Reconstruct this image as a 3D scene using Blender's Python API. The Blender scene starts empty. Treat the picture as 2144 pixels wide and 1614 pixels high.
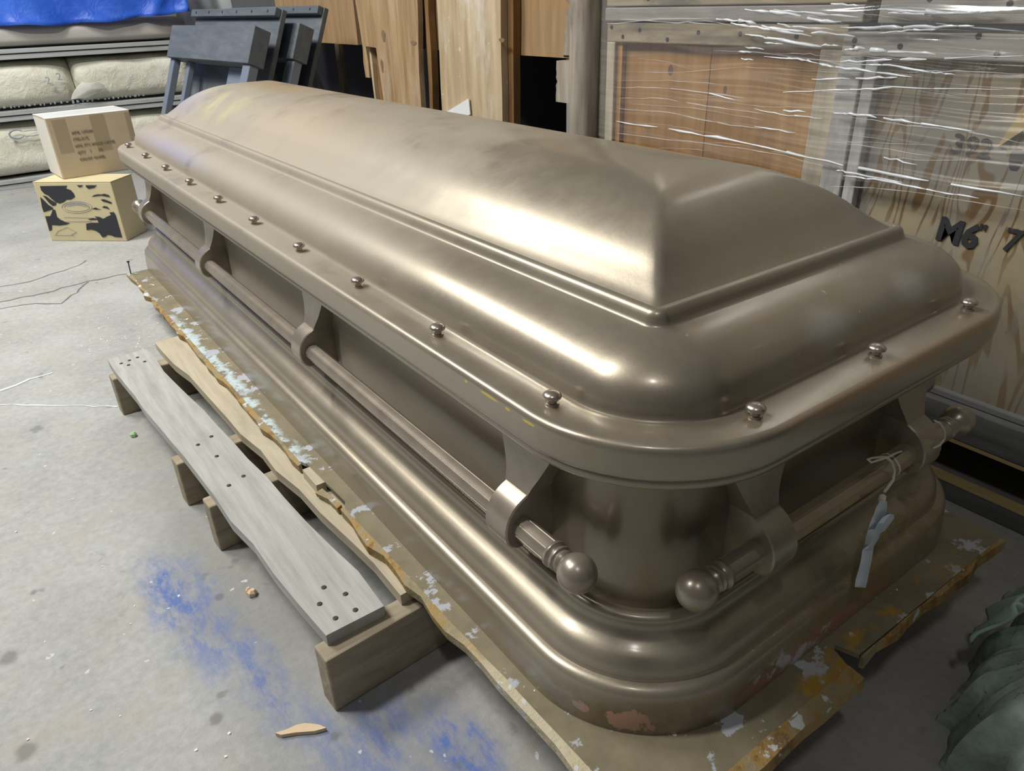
import bpy, bmesh, math, random
import numpy as np
from mathutils import Vector, Matrix, Euler

random.seed(7)
rng = np.random.default_rng(7)
scn = bpy.context.scene
COL = scn.collection
S = 0.21            # metres per layout unit (spacing of the lid screws)
FZ = 2.33           # floor lies this many units below the top of the casket rim


def V(x, y, z):
    return Vector((S * x, S * y, S * (z + FZ)))


# ------------------------------------------------------------------ camera
F = 1528.178
CAM_E = Euler((1.08199064, 0.0290788452, -0.632376763), 'XYZ')
CAM_P = (-1.81183311, -1.60645656, 1.63132077)
cd = bpy.data.cameras.new('camera')
cam = bpy.data.objects.new('camera', cd)
COL.objects.link(cam)
cam.location = V(*CAM_P)
cam.rotation_euler = CAM_E
cd.sensor_fit = 'HORIZONTAL'
cd.sensor_width = 36.0
cd.lens = 36.0 * F / 2144.0
cd.clip_start = 0.02
scn.camera = cam
RC = np.array(CAM_E.to_matrix())


def ray(u, v, ax, val):
    """where the sight line through photo pixel u, v meets the plane axis = val (layout units)"""
    d = RC @ np.array([(u - 1072) / F, -(v - 807) / F, -1.0])
    o = np.array(CAM_P)
    return o + d * ((val - o[ax]) / d[ax])


# ------------------------------------------------------------------ world, lamps, exposure
w = bpy.data.worlds.new('world')
scn.world = w
w.use_nodes = True
bg = w.node_tree.nodes['Background']
bg.inputs[0].default_value = (0.95, 0.97, 1.0, 1)
bg.inputs[1].default_value = 0.095


def lamp(name, loc, aim, sx, sy, power, col=(1, 0.985, 0.94)):
    l = bpy.data.lights.new(name, 'AREA')
    l.shape = 'RECTANGLE'
    l.size, l.size_y, l.energy, l.color = sx, sy, power, col
    o = bpy.data.objects.new(name, l)
    COL.objects.link(o)
    o.location = loc
    o.rotation_euler = (Vector(aim) - Vector(loc)).to_track_quat('-Z', 'Y').to_euler()
    return o


lamp('ceiling_lamp', (-1.0, 3.0, 3.0), (-0.2, 2.2, 0), 1.2, 0.3, 96)
lamp('ceiling_lamp.001', (-1.5, 1.5, 3.3), (-1.1, 1.4, 0), 0.3, 1.3, 92)
lamp('ceiling_lamp.002', (-0.75, -0.75, 2.9), (0.0, 0.3, 0), 0.10, 0.26, 7.5)
scn.view_settings.view_transform = 'Standard'
scn.view_settings.look = 'None'
scn.view_settings.gamma = 1.0
scn.view_settings.exposure = 0.0
scn.view_settings.use_curve_mapping = False


# ------------------------------------------------------------------ node helpers
class NT:
    def __init__(self, name):
        self.m = bpy.data.materials.new(name)
        self.m.use_nodes = True
        self.t = self.m.node_tree
        self.b = self.t.nodes['Principled BSDF']

    def n(self, typ, **kw):
        x = self.t.nodes.new(typ)
        for k, v in kw.items():
            setattr(x, k, v)
        return x

    def put(self, sock, val):
        if val is None:
            return
        if hasattr(val, 'is_linked') or isinstance(val, bpy.types.NodeSocket):
            self.t.links.new(val, sock)
        else:
            if isinstance(val, (tuple, list)) and len(val) == 3 and sock.type == 'RGBA':
                val = (*val, 1)
            sock.default_value = val

    def math(self, op, a, b=None, c=None, clamp=False):
        x = self.n('ShaderNodeMath', operation=op, use_clamp=clamp)
        for i, v in enumerate((a, b, c)):
            self.put(x.inputs[i], v)
        return x.outputs[0]

    def vec(self, op, a, b=None):
        x = self.n('ShaderNodeVectorMath', operation=op)
        self.put(x.inputs[0], a)
        if b is not None:
            self.put(x.inputs[3 if op == 'SCALE' else 1], b)
        return x.outputs[1] if op in ('LENGTH', 'DISTANCE', 'DOT_PRODUCT') else x.outputs[0]

    def pos(self):
        """world position in layout units"""
        if not hasattr(self, '_p'):
            g = self.n('ShaderNodeNewGeometry')
            self._g = g
            a = self.vec('SCALE', g.outputs['Position'], 1.0 / S)
            self._p = self.vec('SUBTRACT', a, (0, 0, FZ))
        return self._p

    def normal(self):
        self.pos()
        return self._g.outputs['Normal']

    def noise(self, scale=5.0, detail=4.0, rough=0.55, vec=None, stretch=None, dist=0.0, col=False, off=None):
        v = vec if vec is not None else self.pos()
        if off is not None:
            v = self.vec('ADD', v, off)
        if stretch is not None:
            v = self.vec('MULTIPLY', v, stretch)
        x = self.n('ShaderNodeTexNoise')
        self.put(x.inputs['Vector'], v)
        x.inputs['Scale'].default_value = scale
        x.inputs['Detail'].default_value = detail
        x.inputs['Roughness'].default_value = rough
        x.inputs['Distortion'].default_value = dist
        return x.outputs['Color' if col else 'Fac']

    def ramp(self, f, stops):
        x = self.n('ShaderNodeValToRGB')
        r = x.color_ramp
        while len(r.elements) < len(stops):
            r.elements.new(0.5)
        for e, (p, c) in zip(r.elements, stops):
            e.position = p
            e.color = (*c, 1) if not isinstance(c, float) else (c, c, c, 1)
        self.put(x.inputs[0], f)
        return x.outputs[0]

    def step(self, f, a, b, lo=0.0, hi=1.0):
        x = self.n('ShaderNodeMapRange', interpolation_type='SMOOTHSTEP')
        self.put(x.inputs[0], f)
        for i, v in ((1, a), (2, b), (3, lo), (4, hi)):
            x.inputs[i].default_value = v
        return x.outputs[0]

    def mix(self, f, a, b, typ='MIX'):
        x = self.n('ShaderNodeMix', data_type='RGBA', blend_type=typ)
        self.put(x.inputs[0], f)
        self.put(x.inputs[6], a)
        self.put(x.inputs[7], b)
        return x.outputs[2]

    def blob(self, c, r, soft=0.5, warp=0.35, wscale=3.0, vec=None):
        """1 inside an ellipsoid with a ragged edge, 0 outside"""
        v = vec if vec is not None else self.pos()
        d = self.vec('LENGTH', self.vec('DIVIDE', self.vec('SUBTRACT', v, c), r))
        if warp:
            nz = self.noise(wscale, 4, 0.65, vec=v)
            d = self.math('ADD', d, self.math('MULTIPLY', self.math('SUBTRACT', nz, 0.5), warp * 4))
        return self.step(d, 1.0 - soft, 1.0 + soft * 0.3, 1.0, 0.0)

    def bump(self, h, strength=0.3, dist=0.01):
        x = self.n('ShaderNodeBump')
        x.inputs['Strength'].default_value = strength
        x.inputs['Distance'].default_value = dist
        self.put(x.inputs['Height'], h)
        self.put(self.b.inputs['Normal'], x.outputs[0])

    def out(self, col=None, rough=None, metal=None, spec=None):
        self.put(self.b.inputs['Base Color'], col)
        self.put(self.b.inputs['Roughness'], rough)
        self.put(self.b.inputs['Metallic'], metal)
        self.put(self.b.inputs['Specular IOR Level'], spec)
        return self.m


def plain(name, col, rough=0.6, metal=0.0, var=0.12, scale=8.0):
    t = NT(name)
    f = t.noise(scale, 4)
    c = t.mix(f, tuple(x * (1 - var) for x in col), tuple(min(1, x * (1 + var)) for x in col))
    return t.out(c, rough, metal)


def wood(name, c1, c2, axis='z', dirt=(0.2, 0.18, 0.16), dirt_amt=0.4, scale=3.0, rough=0.75, rings=0.5, spots=0.0):
    t = NT(name)
    oi = t.n('ShaderNodeObjectInfo')
    off = t.vec('SCALE', (3.1, 5.7, 9.3), oi.outputs['Random'])
    v = t.vec('ADD', t.pos(), off)
    st = {'x': (0.07, 1, 1), 'y': (1, 0.07, 1), 'z': (1, 1, 0.07)}[axis]
    g = t.noise(scale * 4, 6, 0.65, vec=v, stretch=st)
    g2 = t.noise(scale * 0.8, 3, 0.5, vec=v, stretch=tuple(min(1, s * 3) for s in st))
    ring = t.math('SINE', t.math('MULTIPLY', g2, 60.0))
    f = t.math('ADD', g, t.math('MULTIPLY', ring, 0.10 * rings), clamp=True)
    c = t.ramp(f, [(0.28, c1), (0.72, c2)])
    d = t.step(t.noise(scale * 1.1, 5, 0.7, vec=v, stretch=tuple(min(1, s * 5) for s in st)), 0.5, 0.72)
    c = t.mix(t.math('MULTIPLY', d, dirt_amt), c, dirt)
    if spots:
        sp = t.step(t.noise(scale * 6, 2, 0.5, vec=v), 0.70, 0.76)
        c = t.mix(t.math('MULTIPLY', sp, spots), c, (0.7, 0.7, 0.68))
    t.bump(g, 0.35, 0.004)
    return t.out(c, rough, 0.0, 0.3)


# ------------------------------------------------------------------ mesh helpers
class MB:
    def __init__(self):
        self.v, self.f = [], []

    def add(self, vs, fs):
        b = len(self.v)
        self.v += [Vector(p) for p in vs]
        self.f += [tuple(i + b for i in f) for f in fs]

    def hexa(self, o, a, b, c):
        o, a, b, c = (Vector(k) for k in (o, a, b, c))
        p = [o, o + a, o + a + b, o + b, o + c, o + a + c, o + a + b + c, o + b + c]
        fs = [(0, 3, 2, 1), (4, 5, 6, 7), (0, 1, 5, 4), (1, 2, 6, 5), (2, 3, 7, 6), (3, 0, 4, 7)]
        if a.cross(b).dot(c) < 0:
            fs = [f[::-1] for f in fs]
        self.add(p, fs)

    def box(self, x0, x1, y0, y1, z0, z1):
        o = V(x0, y0, z0)
        self.hexa(o, V(x1, y0, z0) - o, V(x0, y1, z0) - o, V(x0, y0, z1) - o)

    def loft(self, loops, cap0=False, cap1=False, closed=True, flip=False):
        n = len(loops[0])
        vs = [p for l in loops for p in l]
        fs = []
        for i in range(len(loops) - 1):
            for j in range(n if closed else n - 1):
                k = (j + 1) % n
                q = (i * n + j, i * n + k, (i + 1) * n + k, (i + 1) * n + j)
                fs.append(q[::-1] if flip else q)
        if cap0:
            q = tuple(range(n))
            fs.append(q if flip else q[::-1])
        if cap1:
            q = tuple(range((len(loops) - 1) * n, len(loops) * n))
            fs.append(q[::-1] if flip else q)
        self.add(vs, fs)

    def tube(self, path, r, n=8, cap=True, prof=None):
        path = [Vector(p) for p in path]
        rs = r if isinstance(r, (list, tuple)) else [r] * len(path)
        loops = []
        up = None
        for i, p in enumerate(path):
            d = (path[min(i + 1, len(path) - 1)] - path[max(i - 1, 0)]).normalized()
            if up is None:
                up = Vector((0, 0, 1)) if abs(d.z) < 0.9 else Vector((1, 0, 0))
            a = d.cross(up).normalized()
            up = a.cross(d).normalized()
            if prof is None:
                loops.append([p + (a * math.cos(t) + up * math.sin(t)) * rs[i] for t in np.linspace(0, 2 * math.pi, n, endpoint=False)])
            else:
                loops.append([p + (a * x + up * y) * rs[i] for x, y in prof])
        self.loft(loops, cap, cap, flip=False)

    def lathe(self, o, axis, prof, n=20):
        """prof: list of (distance along axis, radius) in metres"""
        o, axis = Vector(o), Vector(axis).normalized()
        a = axis.orthogonal().normalized()
        b = axis.cross(a)
        loops = [[o + axis * h + (a * math.cos(t) + b * math.sin(t)) * max(r, 1e-5) for t in np.linspace(0, 2 * math.pi, n, endpoint=False)] for h, r in prof]
        self.loft(loops, True, True)

    def build(self, name, mat, parent=None, smooth=None, bevel=0.0, seg=2, recalc=False):
        me = bpy.data.meshes.new(name)
        o = bpy.data.objects.new(name, me)
        COL.objects.link(o)
        off = Vector(parent.matrix_world.translation) if parent is not None else Vector((0, 0, 0))
        if parent is not None:
            off = Vector(parent['_o']) if '_o' in parent else Vector((0, 0, 0))
            o.parent = parent
        elif self.v:
            lo = Vector([min(p[i] for p in self.v) for i in range(3)])
            hi = Vector([max(p[i] for p in self.v) for i in range(3)])
            off = Vector(((lo.x + hi.x) / 2, (lo.y + hi.y) / 2, lo.z))
            o.location = off
            ORIG[o.name] = off
        me.from_pydata([tuple(p - off) for p in self.v], [], self.f)
        if bevel or recalc:
            bm = bmesh.new()
            bm.from_mesh(me)
            if recalc:
                bmesh.ops.recalc_face_normals(bm, faces=bm.faces)
            if bevel:
                es = [e for e in bm.edges if len(e.link_faces) == 2 and e.calc_face_angle(0) > 0.5]
                bmesh.ops.bevel(bm, geom=es, offset=bevel, segments=seg, profile=0.5, affect='EDGES')
            bm.to_mesh(me)
            bm.free()
        if smooth is not None:
            for p in me.polygons:
                p.use_smooth = True
            me.set_sharp_from_angle(angle=math.radians(smooth))
        me.materials.append(mat)
        me.update()
        o['_o'] = tuple(off)
        return o


ORIG = {}


def tag(o, label=None, cat=None, group=None, kind=None):
    for k, v in (('label', label), ('category', cat), ('group', group), ('kind', kind)):
        if v:
            o[k] = v
    return o


def thing(name, label, cat, at, group=None):
    o = bpy.data.objects.new(name, None)
    COL.objects.link(o)
    o.empty_display_size = 0.05
    o.location = at
    o['_o'] = tuple(at)
    return tag(o, label, cat, group)


def rep(src, delta, parent):
    """copy of a part, moved by delta, sharing its mesh"""
    c = src.copy()
    COL.objects.link(c)
    c.parent = parent
    c.location = src.location + Vector(delta)
    for ch in src.children:
        d = ch.copy()
        COL.objects.link(d)
        d.parent = c
    return c


def text(s, o, u, v, size, mat, parent, name='lettering', bold=0.0, ext=0.0006, align='LEFT'):
    cu = bpy.data.curves.new(name, 'FONT')
    cu.body = s
    cu.size = size
    cu.align_x = align
    cu.extrude = ext
    cu.offset = bold
    cu.resolution_u = 2
    tmp = bpy.data.objects.new('tmp', cu)
    me = bpy.data.meshes.new_from_object(tmp)
    bpy.data.objects.remove(tmp)
    me.name = name
    ob = bpy.data.objects.new(name, me)
    COL.objects.link(ob)
    u, v = Vector(u).normalized(), Vector(v)
    n = u.cross(v).normalized()
    v = n.cross(u)
    M = Matrix((u, v, n)).transposed().to_4x4()
    off = Vector(parent['_o'])
    M.translation = Vector(o) + n * 0.0008 - off
    ob.parent = parent
    ob.matrix_local = M
    me.materials.clear()
    me.materials.append(mat)
    return ob


def hom(src, dst):
    A = []
    for (x, y), (u, v) in zip(src, dst):
        A.append([x, y, 1, 0, 0, 0, -u * x, -u * y, -u])
        A.append([0, 0, 0, x, y, 1, -v * x, -v * y, -v])
    H = np.linalg.svd(np.array(A, float))[2][-1].reshape(3, 3)

    def f(x, y):
        p = H @ np.array([x, y, 1.0])
        return p[0] / p[2], p[1] / p[2]
    return f


# ------------------------------------------------------------------ materials
def mat_bronze(base=False, shade=1.0):
    t = NT('bronze_base' if base else 'bronze')
    f = t.noise(0.9, 5, 0.6)
    f2 = t.noise(14, 4, 0.7)
    c = t.ramp(t.math('ADD', t.math('MULTIPLY', f, 0.75), t.math('MULTIPLY', f2, 0.25)),
               [(0.3, (0.27, 0.228, 0.168)), (0.7, (0.345, 0.302, 0.232))])
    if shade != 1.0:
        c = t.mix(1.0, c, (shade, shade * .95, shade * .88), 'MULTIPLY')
    r = t.math('ADD', 0.30, t.math('MULTIPLY', t.noise(3.5, 5, 0.7), 0.16))
    me = 0.50
    ru = None
    if base:
        m1 = t.blob((2.0, -0.2, -1.5), (1.5, 0.45, 0.35), 0.6, 0.25, 2.0)
        n1 = t.step(t.noise(4.5, 6, 0.75), 0.36, 0.58)
        k = t.math('MULTIPLY', m1, n1)
        c = t.mix(t.math('MULTIPLY', k, 0.85), c, (0.19, 0.125, 0.040))
        for bc, br in (((0.05, 0.10, -1.625), (0.12, 0.10, 0.060)), ((-0.10, 0.28, -1.60), (0.045, 0.08, 0.032))):
            cu = t.blob(bc, br, 0.12, 0.9, 11.0)
            c = t.mix(cu, c, (0.46, 0.27, 0.185))
            k = t.math('MAXIMUM', k, cu)
        tn = t.math('MULTIPLY', t.blob((0.25, 0.15, -1.63), (0.9, 0.9, 0.16), 0.6, 0.15, 2.0), t.step(t.noise(3.0, 5, 0.7, off=(2, 6, 1)), 0.3, 0.6))
        c = t.mix(t.math('MULTIPLY', t.math('SUBTRACT', tn, t.math('MINIMUM', k, tn)), 0.65), c, (0.155, 0.115, 0.065))
        rr = t.math('MULTIPLY', t.blob((1.25, -0.17, -1.63), (0.8, 0.12, 0.075), 0.4, 0.4, 6.0), t.step(t.noise(6, 5, 0.7, off=(3, 1, 2)), 0.36, 0.50))
        c = t.mix(rr, c, (0.30, 0.15, 0.09))
        wh = t.math('MULTIPLY', t.blob((1.0, -0.17, -1.60), (0.45, 0.12, 0.10), 0.5, 0.5, 8.0), t.step(t.noise(7, 5, 0.7, off=(7, 4, 2)), 0.50, 0.58))
        c = t.mix(wh, c, (0.45, 0.45, 0.48))
        gr = t.math('MULTIPLY', t.blob((-0.15, 0.55, -1.6), (0.08, 0.45, 0.08), 0.4, 0.5, 5.0), 0.5)
        c = t.mix(gr, c, (0.34, 0.33, 0.33))
        k = t.math('MAXIMUM', k, t.math('MAXIMUM', rr, wh))
        r = t.math('ADD', r, t.math('MULTIPLY', k, 0.35), clamp=True)
        me = t.math('SUBTRACT', 0.55, t.math('MULTIPLY', k, 0.5))
    else:
        sx = t.n('ShaderNodeSeparateXYZ')
        t.put(sx.inputs[0], t.pos())
        du = t.math('MULTIPLY', t.step(t.math('ADD', sx.outputs[1], t.math('MULTIPLY', t.noise(1.1, 4, 0.6), 2.4)), 2.2, 5.2), t.step(t.noise(1.4, 5, 0.65, off=(3, 0, 6)), 0.15, 0.5))
        c = t.mix(t.math('MULTIPLY', du, 0.6), c, (0.34, 0.302, 0.238))
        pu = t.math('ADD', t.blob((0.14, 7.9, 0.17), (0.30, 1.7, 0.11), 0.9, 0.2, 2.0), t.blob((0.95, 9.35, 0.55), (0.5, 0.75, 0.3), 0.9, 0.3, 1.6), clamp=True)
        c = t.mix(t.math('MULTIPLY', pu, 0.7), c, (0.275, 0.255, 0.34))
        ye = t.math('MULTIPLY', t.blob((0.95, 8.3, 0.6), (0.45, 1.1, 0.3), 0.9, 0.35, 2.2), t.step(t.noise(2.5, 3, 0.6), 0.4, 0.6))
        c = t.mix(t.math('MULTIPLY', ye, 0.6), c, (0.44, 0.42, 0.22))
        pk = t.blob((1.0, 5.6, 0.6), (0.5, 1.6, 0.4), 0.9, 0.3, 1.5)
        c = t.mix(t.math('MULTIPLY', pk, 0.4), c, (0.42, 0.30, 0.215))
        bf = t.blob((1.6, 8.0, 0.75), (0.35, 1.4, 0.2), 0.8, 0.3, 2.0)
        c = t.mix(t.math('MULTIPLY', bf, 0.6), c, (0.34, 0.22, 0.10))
        sc = t.math('ADD', t.blob((1.35, 0.13, 0.16), (0.22, 0.2, 0.10), 0.8, 0.25, 3.0), t.blob((2.15, 0.15, 0.18), (0.18, 0.2, 0.09), 0.8, 0.25, 3.0), clamp=True)
        c = t.mix(t.math('MULTIPLY', sc, 0.4), c, (0.36, 0.36, 0.37))
        sp = t.math('MULTIPLY', t.step(t.noise(22, 2, 0.5), 0.735, 0.76), t.blob((1.4, 0.2, 0.2), (1.3, 0.5, 0.4), 0.5, 0.1, 2.0))
        c = t.mix(sp, c, (0.6, 0.55, 0.35))
        yl = None
        for yc, zc, yr_ in ((.945, -.040, .085), (.79, -.043, .02), (.635, -.044, .045), (.417, -.028, .014), (1.14, -.041, .012)):
            k = t.blob((-.143, yc, zc), (.03, yr_, .008), 0.25, 0.22, 12.0)
            yl = k if yl is None else t.math('MAXIMUM', yl, k)
        c = t.mix(yl, c, (0.62, 0.48, 0.10))
        ed = t.math('MULTIPLY', t.blob((1.7, -0.14, -0.02), (1.3, 0.05, 0.05), 0.5, 0.3, 5.0), 0.5)
        c = t.mix(ed, c, (0.36, 0.22, 0.11))
        me = t.math('SUBTRACT', 0.55, t.math('MULTIPLY', t.math('MAXIMUM', t.math('MAXIMUM', t.math('MAXIMUM', pu, ye), sc), du), 0.38))
        r = t.math('ADD', t.math('SUBTRACT', r, 0.04), t.math('MULTIPLY', du, 0.22))
        r = t.math('ADD', r, t.math('MULTIPLY', t.math('MAXIMUM', pu, t.step(t.noise(1.2, 3, 0.5, off=(0, 3, 0)), 0.5, 0.8)), 0.1))
    t.bump(t.noise(55, 3, 0.6), 0.03, 0.002)
    t.b.inputs['Coat Roughness'].default_value = 0.15
    t.put(t.b.inputs['Coat Weight'], 0.5 if base else t.math('SUBTRACT', 0.6, t.math('MULTIPLY', du, 0.55)))
    return t.out(c, r, me)


M = {}
M['bronze'] = mat_bronze()
M['bronze_base'] = mat_bronze(True)
M['bronze_shaded'] = mat_bronze(False, 0.72)  # darker bronze copy: shade under the rim is put into the colour


def mat_rusty_bronze():
    t = NT('handle_bronze')
    c = t.ramp(t.noise(5, 5, 0.6), [(0.3, (0.26, 0.22, 0.175)), (0.7, (0.34, 0.295, 0.235))])
    yr = t.math('MULTIPLY', t.blob((1.6, 0.05, -0.90), (1.2, 0.26, 0.17), 0.5, 0.3, 4.0), t.step(t.noise(8, 5, 0.7), 0.36, 0.52))
    c = t.mix(t.math('MULTIPLY', yr, 0.85), c, (0.33, 0.24, 0.075))
    t.b.inputs['Coat Weight'].default_value = 0.4
    t.b.inputs['Coat Roughness'].default_value = 0.2
    k = t.math('SUBTRACT', 0.5, t.math('MULTIPLY', yr, 0.45))
    return t.out(c, t.math('ADD', 0.33, t.math('MULTIPLY', yr, 0.4)), k)


M['handle'] = mat_rusty_bronze()
M['screw'] = plain('screw_metal', (0.50, 0.43, 0.36), 0.28, 0.85, 0.2, 20)


def mat_skid():
    t = NT('skid_paint')
    c = t.ramp(t.noise(3.0, 6, 0.65), [(0.3, (0.16, 0.135, 0.085)), (0.7, (0.25, 0.215, 0.14))])
    gw = t.step(t.noise(3.6, 5, 0.65, off=(4, 2, 0)), 0.565, 0.60)
    c = t.mix(gw, c, (0.40, 0.42, 0.46))
    ws = t.step(t.noise(9, 3, 0.6, off=(1, 8, 0)), 0.69, 0.71)
    c = t.mix(ws, c, (0.72, 0.72, 0.70))
    og = t.step(t.noise(2.3, 6, 0.7, off=(9, 5, 1)), 0.50, 0.60)
    rb = t.blob((1.8, -0.34, -1.7), (1.7, 0.13, 0.2), 0.5, 0.3, 3.0)
    c = t.mix(t.math('MULTIPLY', og, rb), c, (0.36, 0.22, 0.035))
    bl = t.math('MULTIPLY', t.blob((-0.36, 5.2, -1.7), (0.12, 2.6, 0.1), 0.4, 0.4, 3.0), t.step(t.noise(5, 5, 0.7), 0.42, 0.55))
    c = t.mix(bl, c, (0.50, 0.60, 0.62))
    return t.out(c, 0.6, 0.1, 0.4)


def mat_edge():
    t = NT('skid_edge')
    f = t.noise(4.0, 6, 0.7)
    c = t.ramp(f, [(0.30, (0.20, 0.165, 0.095)), (0.44, (0.29, 0.24, 0.14)), (0.53, (0.34, 0.215, 0.065)), (0.60, (0.20, 0.11, 0.045)), (0.72, (0.30, 0.25, 0.15))])
    lt = t.blob((-0.3, 0.3, -1.75), (0.2, 0.9, 0.2), 0.5, 0.25, 2.5)
    c = t.mix(t.math('MULTIPLY', lt, 0.8), c, (0.52, 0.47, 0.34))
    ws = t.step(t.noise(6.5, 4, 0.6, off=(3, 3, 3)), 0.60, 0.64)
    c = t.mix(ws, c, (0.55, 0.56, 0.56))
    t.bump(t.noise(14, 4, 0.7), 0.5, 0.006)
    return t.out(c, 0.7, 0.0, 0.3)


M['skid'] = mat_skid()
M['edge'] = mat_edge()


def mat_floor():
    t = NT('concrete')
    f = t.noise(0.8, 7, 0.62)
    c = t.ramp(f, [(0.28, (0.27, 0.275, 0.265)), (0.50, (0.375, 0.38, 0.365)), (0.72, (0.46, 0.462, 0.445))])
    fine = t.noise(16, 4, 0.7)
    c = t.mix(0.30, c, t.ramp(fine, [(0.3, (0.22, 0.22, 0.21)), (0.7, (0.54, 0.54, 0.52))]))
    tan = t.step(t.noise(2.2, 5, 0.65, off=(5, 5, 0)), 0.50, 0.66)
    c = t.mix(t.math('MULTIPLY', tan, 0.35), c, (0.42, 0.37, 0.30))
    # worn grey ground under the pallet
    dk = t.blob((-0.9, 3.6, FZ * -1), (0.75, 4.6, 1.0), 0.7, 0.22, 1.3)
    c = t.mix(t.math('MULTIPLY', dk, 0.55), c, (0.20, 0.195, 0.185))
    floor_shadow = t.blob((1.6, -0.3, -FZ), (3.2, 2.6, 1.0), 0.4, 0.16, 1.4)  # casket's shadow over the right-hand floor, darkened into the concrete colour
    c = t.mix(t.math('MULTIPLY', floor_shadow, 0.38), c, (0.19, 0.17, 0.15))
    # blue overspray
    bs = None
    for bc, br, am in (((-1.52, 3.35, -FZ), (0.24, 0.62, 1), 1.0), ((-1.42, 3.0, -FZ), (0.28, 0.95, 1), 0.7), ((-1.25, 2.2, -FZ), (0.17, 0.8, 1), 0.75), ((-1.13, 1.55, -FZ), (0.2, 0.55, 1), 0.5),
                       ((-0.45, 0.95, -FZ), (0.22, 0.4, 1), 1.1), ((-0.85, 1.25, -FZ), (0.35, 0.45, 1), 0.8), ((-1.62, 3.6, -FZ), (0.16, 0.4, 1), 0.7)):
        k = t.math('MULTIPLY', t.blob(bc, br, 0.8, 0.3, 3.0), am)
        bs = k if bs is None else t.math('MAXIMUM', bs, k)
    streak = t.step(t.noise(5.5, 6, 0.75, stretch=(1.6, 0.6, 1)), 0.40, 0.62)
    bm = t.math('MULTIPLY', bs, t.math('ADD', t.math('MULTIPLY', streak, 0.80), 0.24), clamp=True)
    c = t.mix(t.math('MULTIPLY', bm, 0.9), c, (0.085, 0.15, 0.40))
    far = t.math('MULTIPLY', t.step(t.noise(2.5, 5, 0.7, stretch=(0.5, 1.5, 1), off=(2, 7, 0)), 0.62, 0.72), 0.22)
    c = t.mix(far, c, (0.28, 0.40, 0.60))
    spk = t.step(t.noise(9, 2, 0.5, off=(6, 1, 0)), 0.72, 0.75)
    c = t.mix(t.math('MULTIPLY', spk, 0.6), c, (0.72, 0.71, 0.68))
    sd = t.step(t.noise(4.2, 3, 0.55, off=(1, 6, 0)), 0.66, 0.74)
    c = t.mix(t.math('MULTIPLY', sd, 0.6), c, (0.16, 0.16, 0.16))
    for su, sv, sr in ((18, 1377, .075), (55, 1572, .07), (452, 1504, .05), (460, 1250, .04), (640, 1020, .03), (70, 1240, .03), (700, 1540, .03)):
        q = ray(su, sv, 2, -FZ)
        k = t.blob((q[0], q[1], -FZ), (sr, sr * 1.15, 1), 0.6, 0.25, 9.0)
        c = t.mix(t.math('MULTIPLY', k, 0.6), c, (0.13, 0.125, 0.12))
    t.bump(fine, 0.25, 0.004)
    return t.out(c, 0.72, 0.0, 0.3)


M['floor'] = mat_floor()
M['crack'] = plain('crack_dark', (0.17, 0.16, 0.15), 0.9)
M['chalk'] = plain('chalk_line', (0.62, 0.66, 0.68), 0.9)
M['grey_wood'] = wood('weathered_board', (0.32, 0.32, 0.30), (0.49, 0.485, 0.455), 'y', (0.25, 0.25, 0.24), 0.4, 3.0, rings=0.2)
M['pale_wood'] = wood('pale_board', (0.38, 0.33, 0.24), (0.52, 0.46, 0.34), 'y', (0.28, 0.25, 0.18), 0.4, 2.5)
M['bearer'] = wood('bearer_wood', (0.24, 0.20, 0.14), (0.40, 0.34, 0.24), 'x', (0.18, 0.16, 0.12), 0.5, 2.5)
M['plank'] = wood('plank_wood', (0.25, 0.155, 0.075), (0.47, 0.335, 0.19), 'z', (0.50, 0.44, 0.35), 0.5, 1.3)
M['plank_pale'] = wood('pale_plank_wood', (0.36, 0.26, 0.15), (0.58, 0.47, 0.31), 'z', (0.66, 0.63, 0.56), 0.75, 1.2, spots=0.5)
M['sheet'] = wood('sheet_wood', (0.28, 0.175, 0.085), (0.40, 0.265, 0.14), 'z', (0.24, 0.17, 0.11), 0.35, 1.6)
M['dark_wood'] = wood('dark_wood', (0.07, 0.055, 0.04), (0.15, 0.12, 0.08), 'z', (0.05, 0.05, 0.05), 0.5, 2.5)
M['edge_wood'] = wood('brown_edge', (0.16, 0.085, 0.03), (0.27, 0.15, 0.06), 'z', (0.1, 0.06, 0.03), 0.4, 2.5)
M['post'] = wood('grey_post', (0.20, 0.17, 0.13), (0.42, 0.38, 0.32), 'z', (0.10, 0.085, 0.06), 0.75, 2.0)
M['ply'] = wood('orange_ply', (0.30, 0.15, 0.045), (0.48, 0.275, 0.10), 'z', (0.28, 0.15, 0.07), 0.4, 1.6)
M['rail'] = wood('crate_rail', (0.24, 0.195, 0.125), (0.46, 0.385, 0.26), 'y', (0.12, 0.115, 0.11), 0.75, 2.2)
M['stile'] = wood('crate_stile', (0.38, 0.33, 0.25), (0.60, 0.53, 0.40), 'z', (0.26, 0.25, 0.24), 0.5, 2.2)
M['grail'] = wood('grey_rail', (0.26, 0.24, 0.215), (0.45, 0.42, 0.38), 'y', (0.13, 0.125, 0.13), 0.6, 2.2)
M['gstile'] = wood('grey_stile', (0.38, 0.37, 0.36), (0.57, 0.56, 0.54), 'z', (0.2, 0.2, 0.2), 0.5, 2.2)
M['runner'] = wood('runner_wood', (0.10, 0.10, 0.10), (0.20, 0.20, 0.20), 'y', (0.07, 0.07, 0.07), 0.5, 2.0)
M['yellow_wood'] = wood('yellow_batten', (0.42, 0.30, 0.12), (0.58, 0.44, 0.22), 'y', (0.3, 0.2, 0.1), 0.4, 2.0)
M['knot_soft'] = plain('soft_knot', (0.20, 0.13, 0.075), 0.8, 0, 0.4, 14)
M['knot'] = plain('knot', (0.13, 0.07, 0.045), 0.7)


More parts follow.
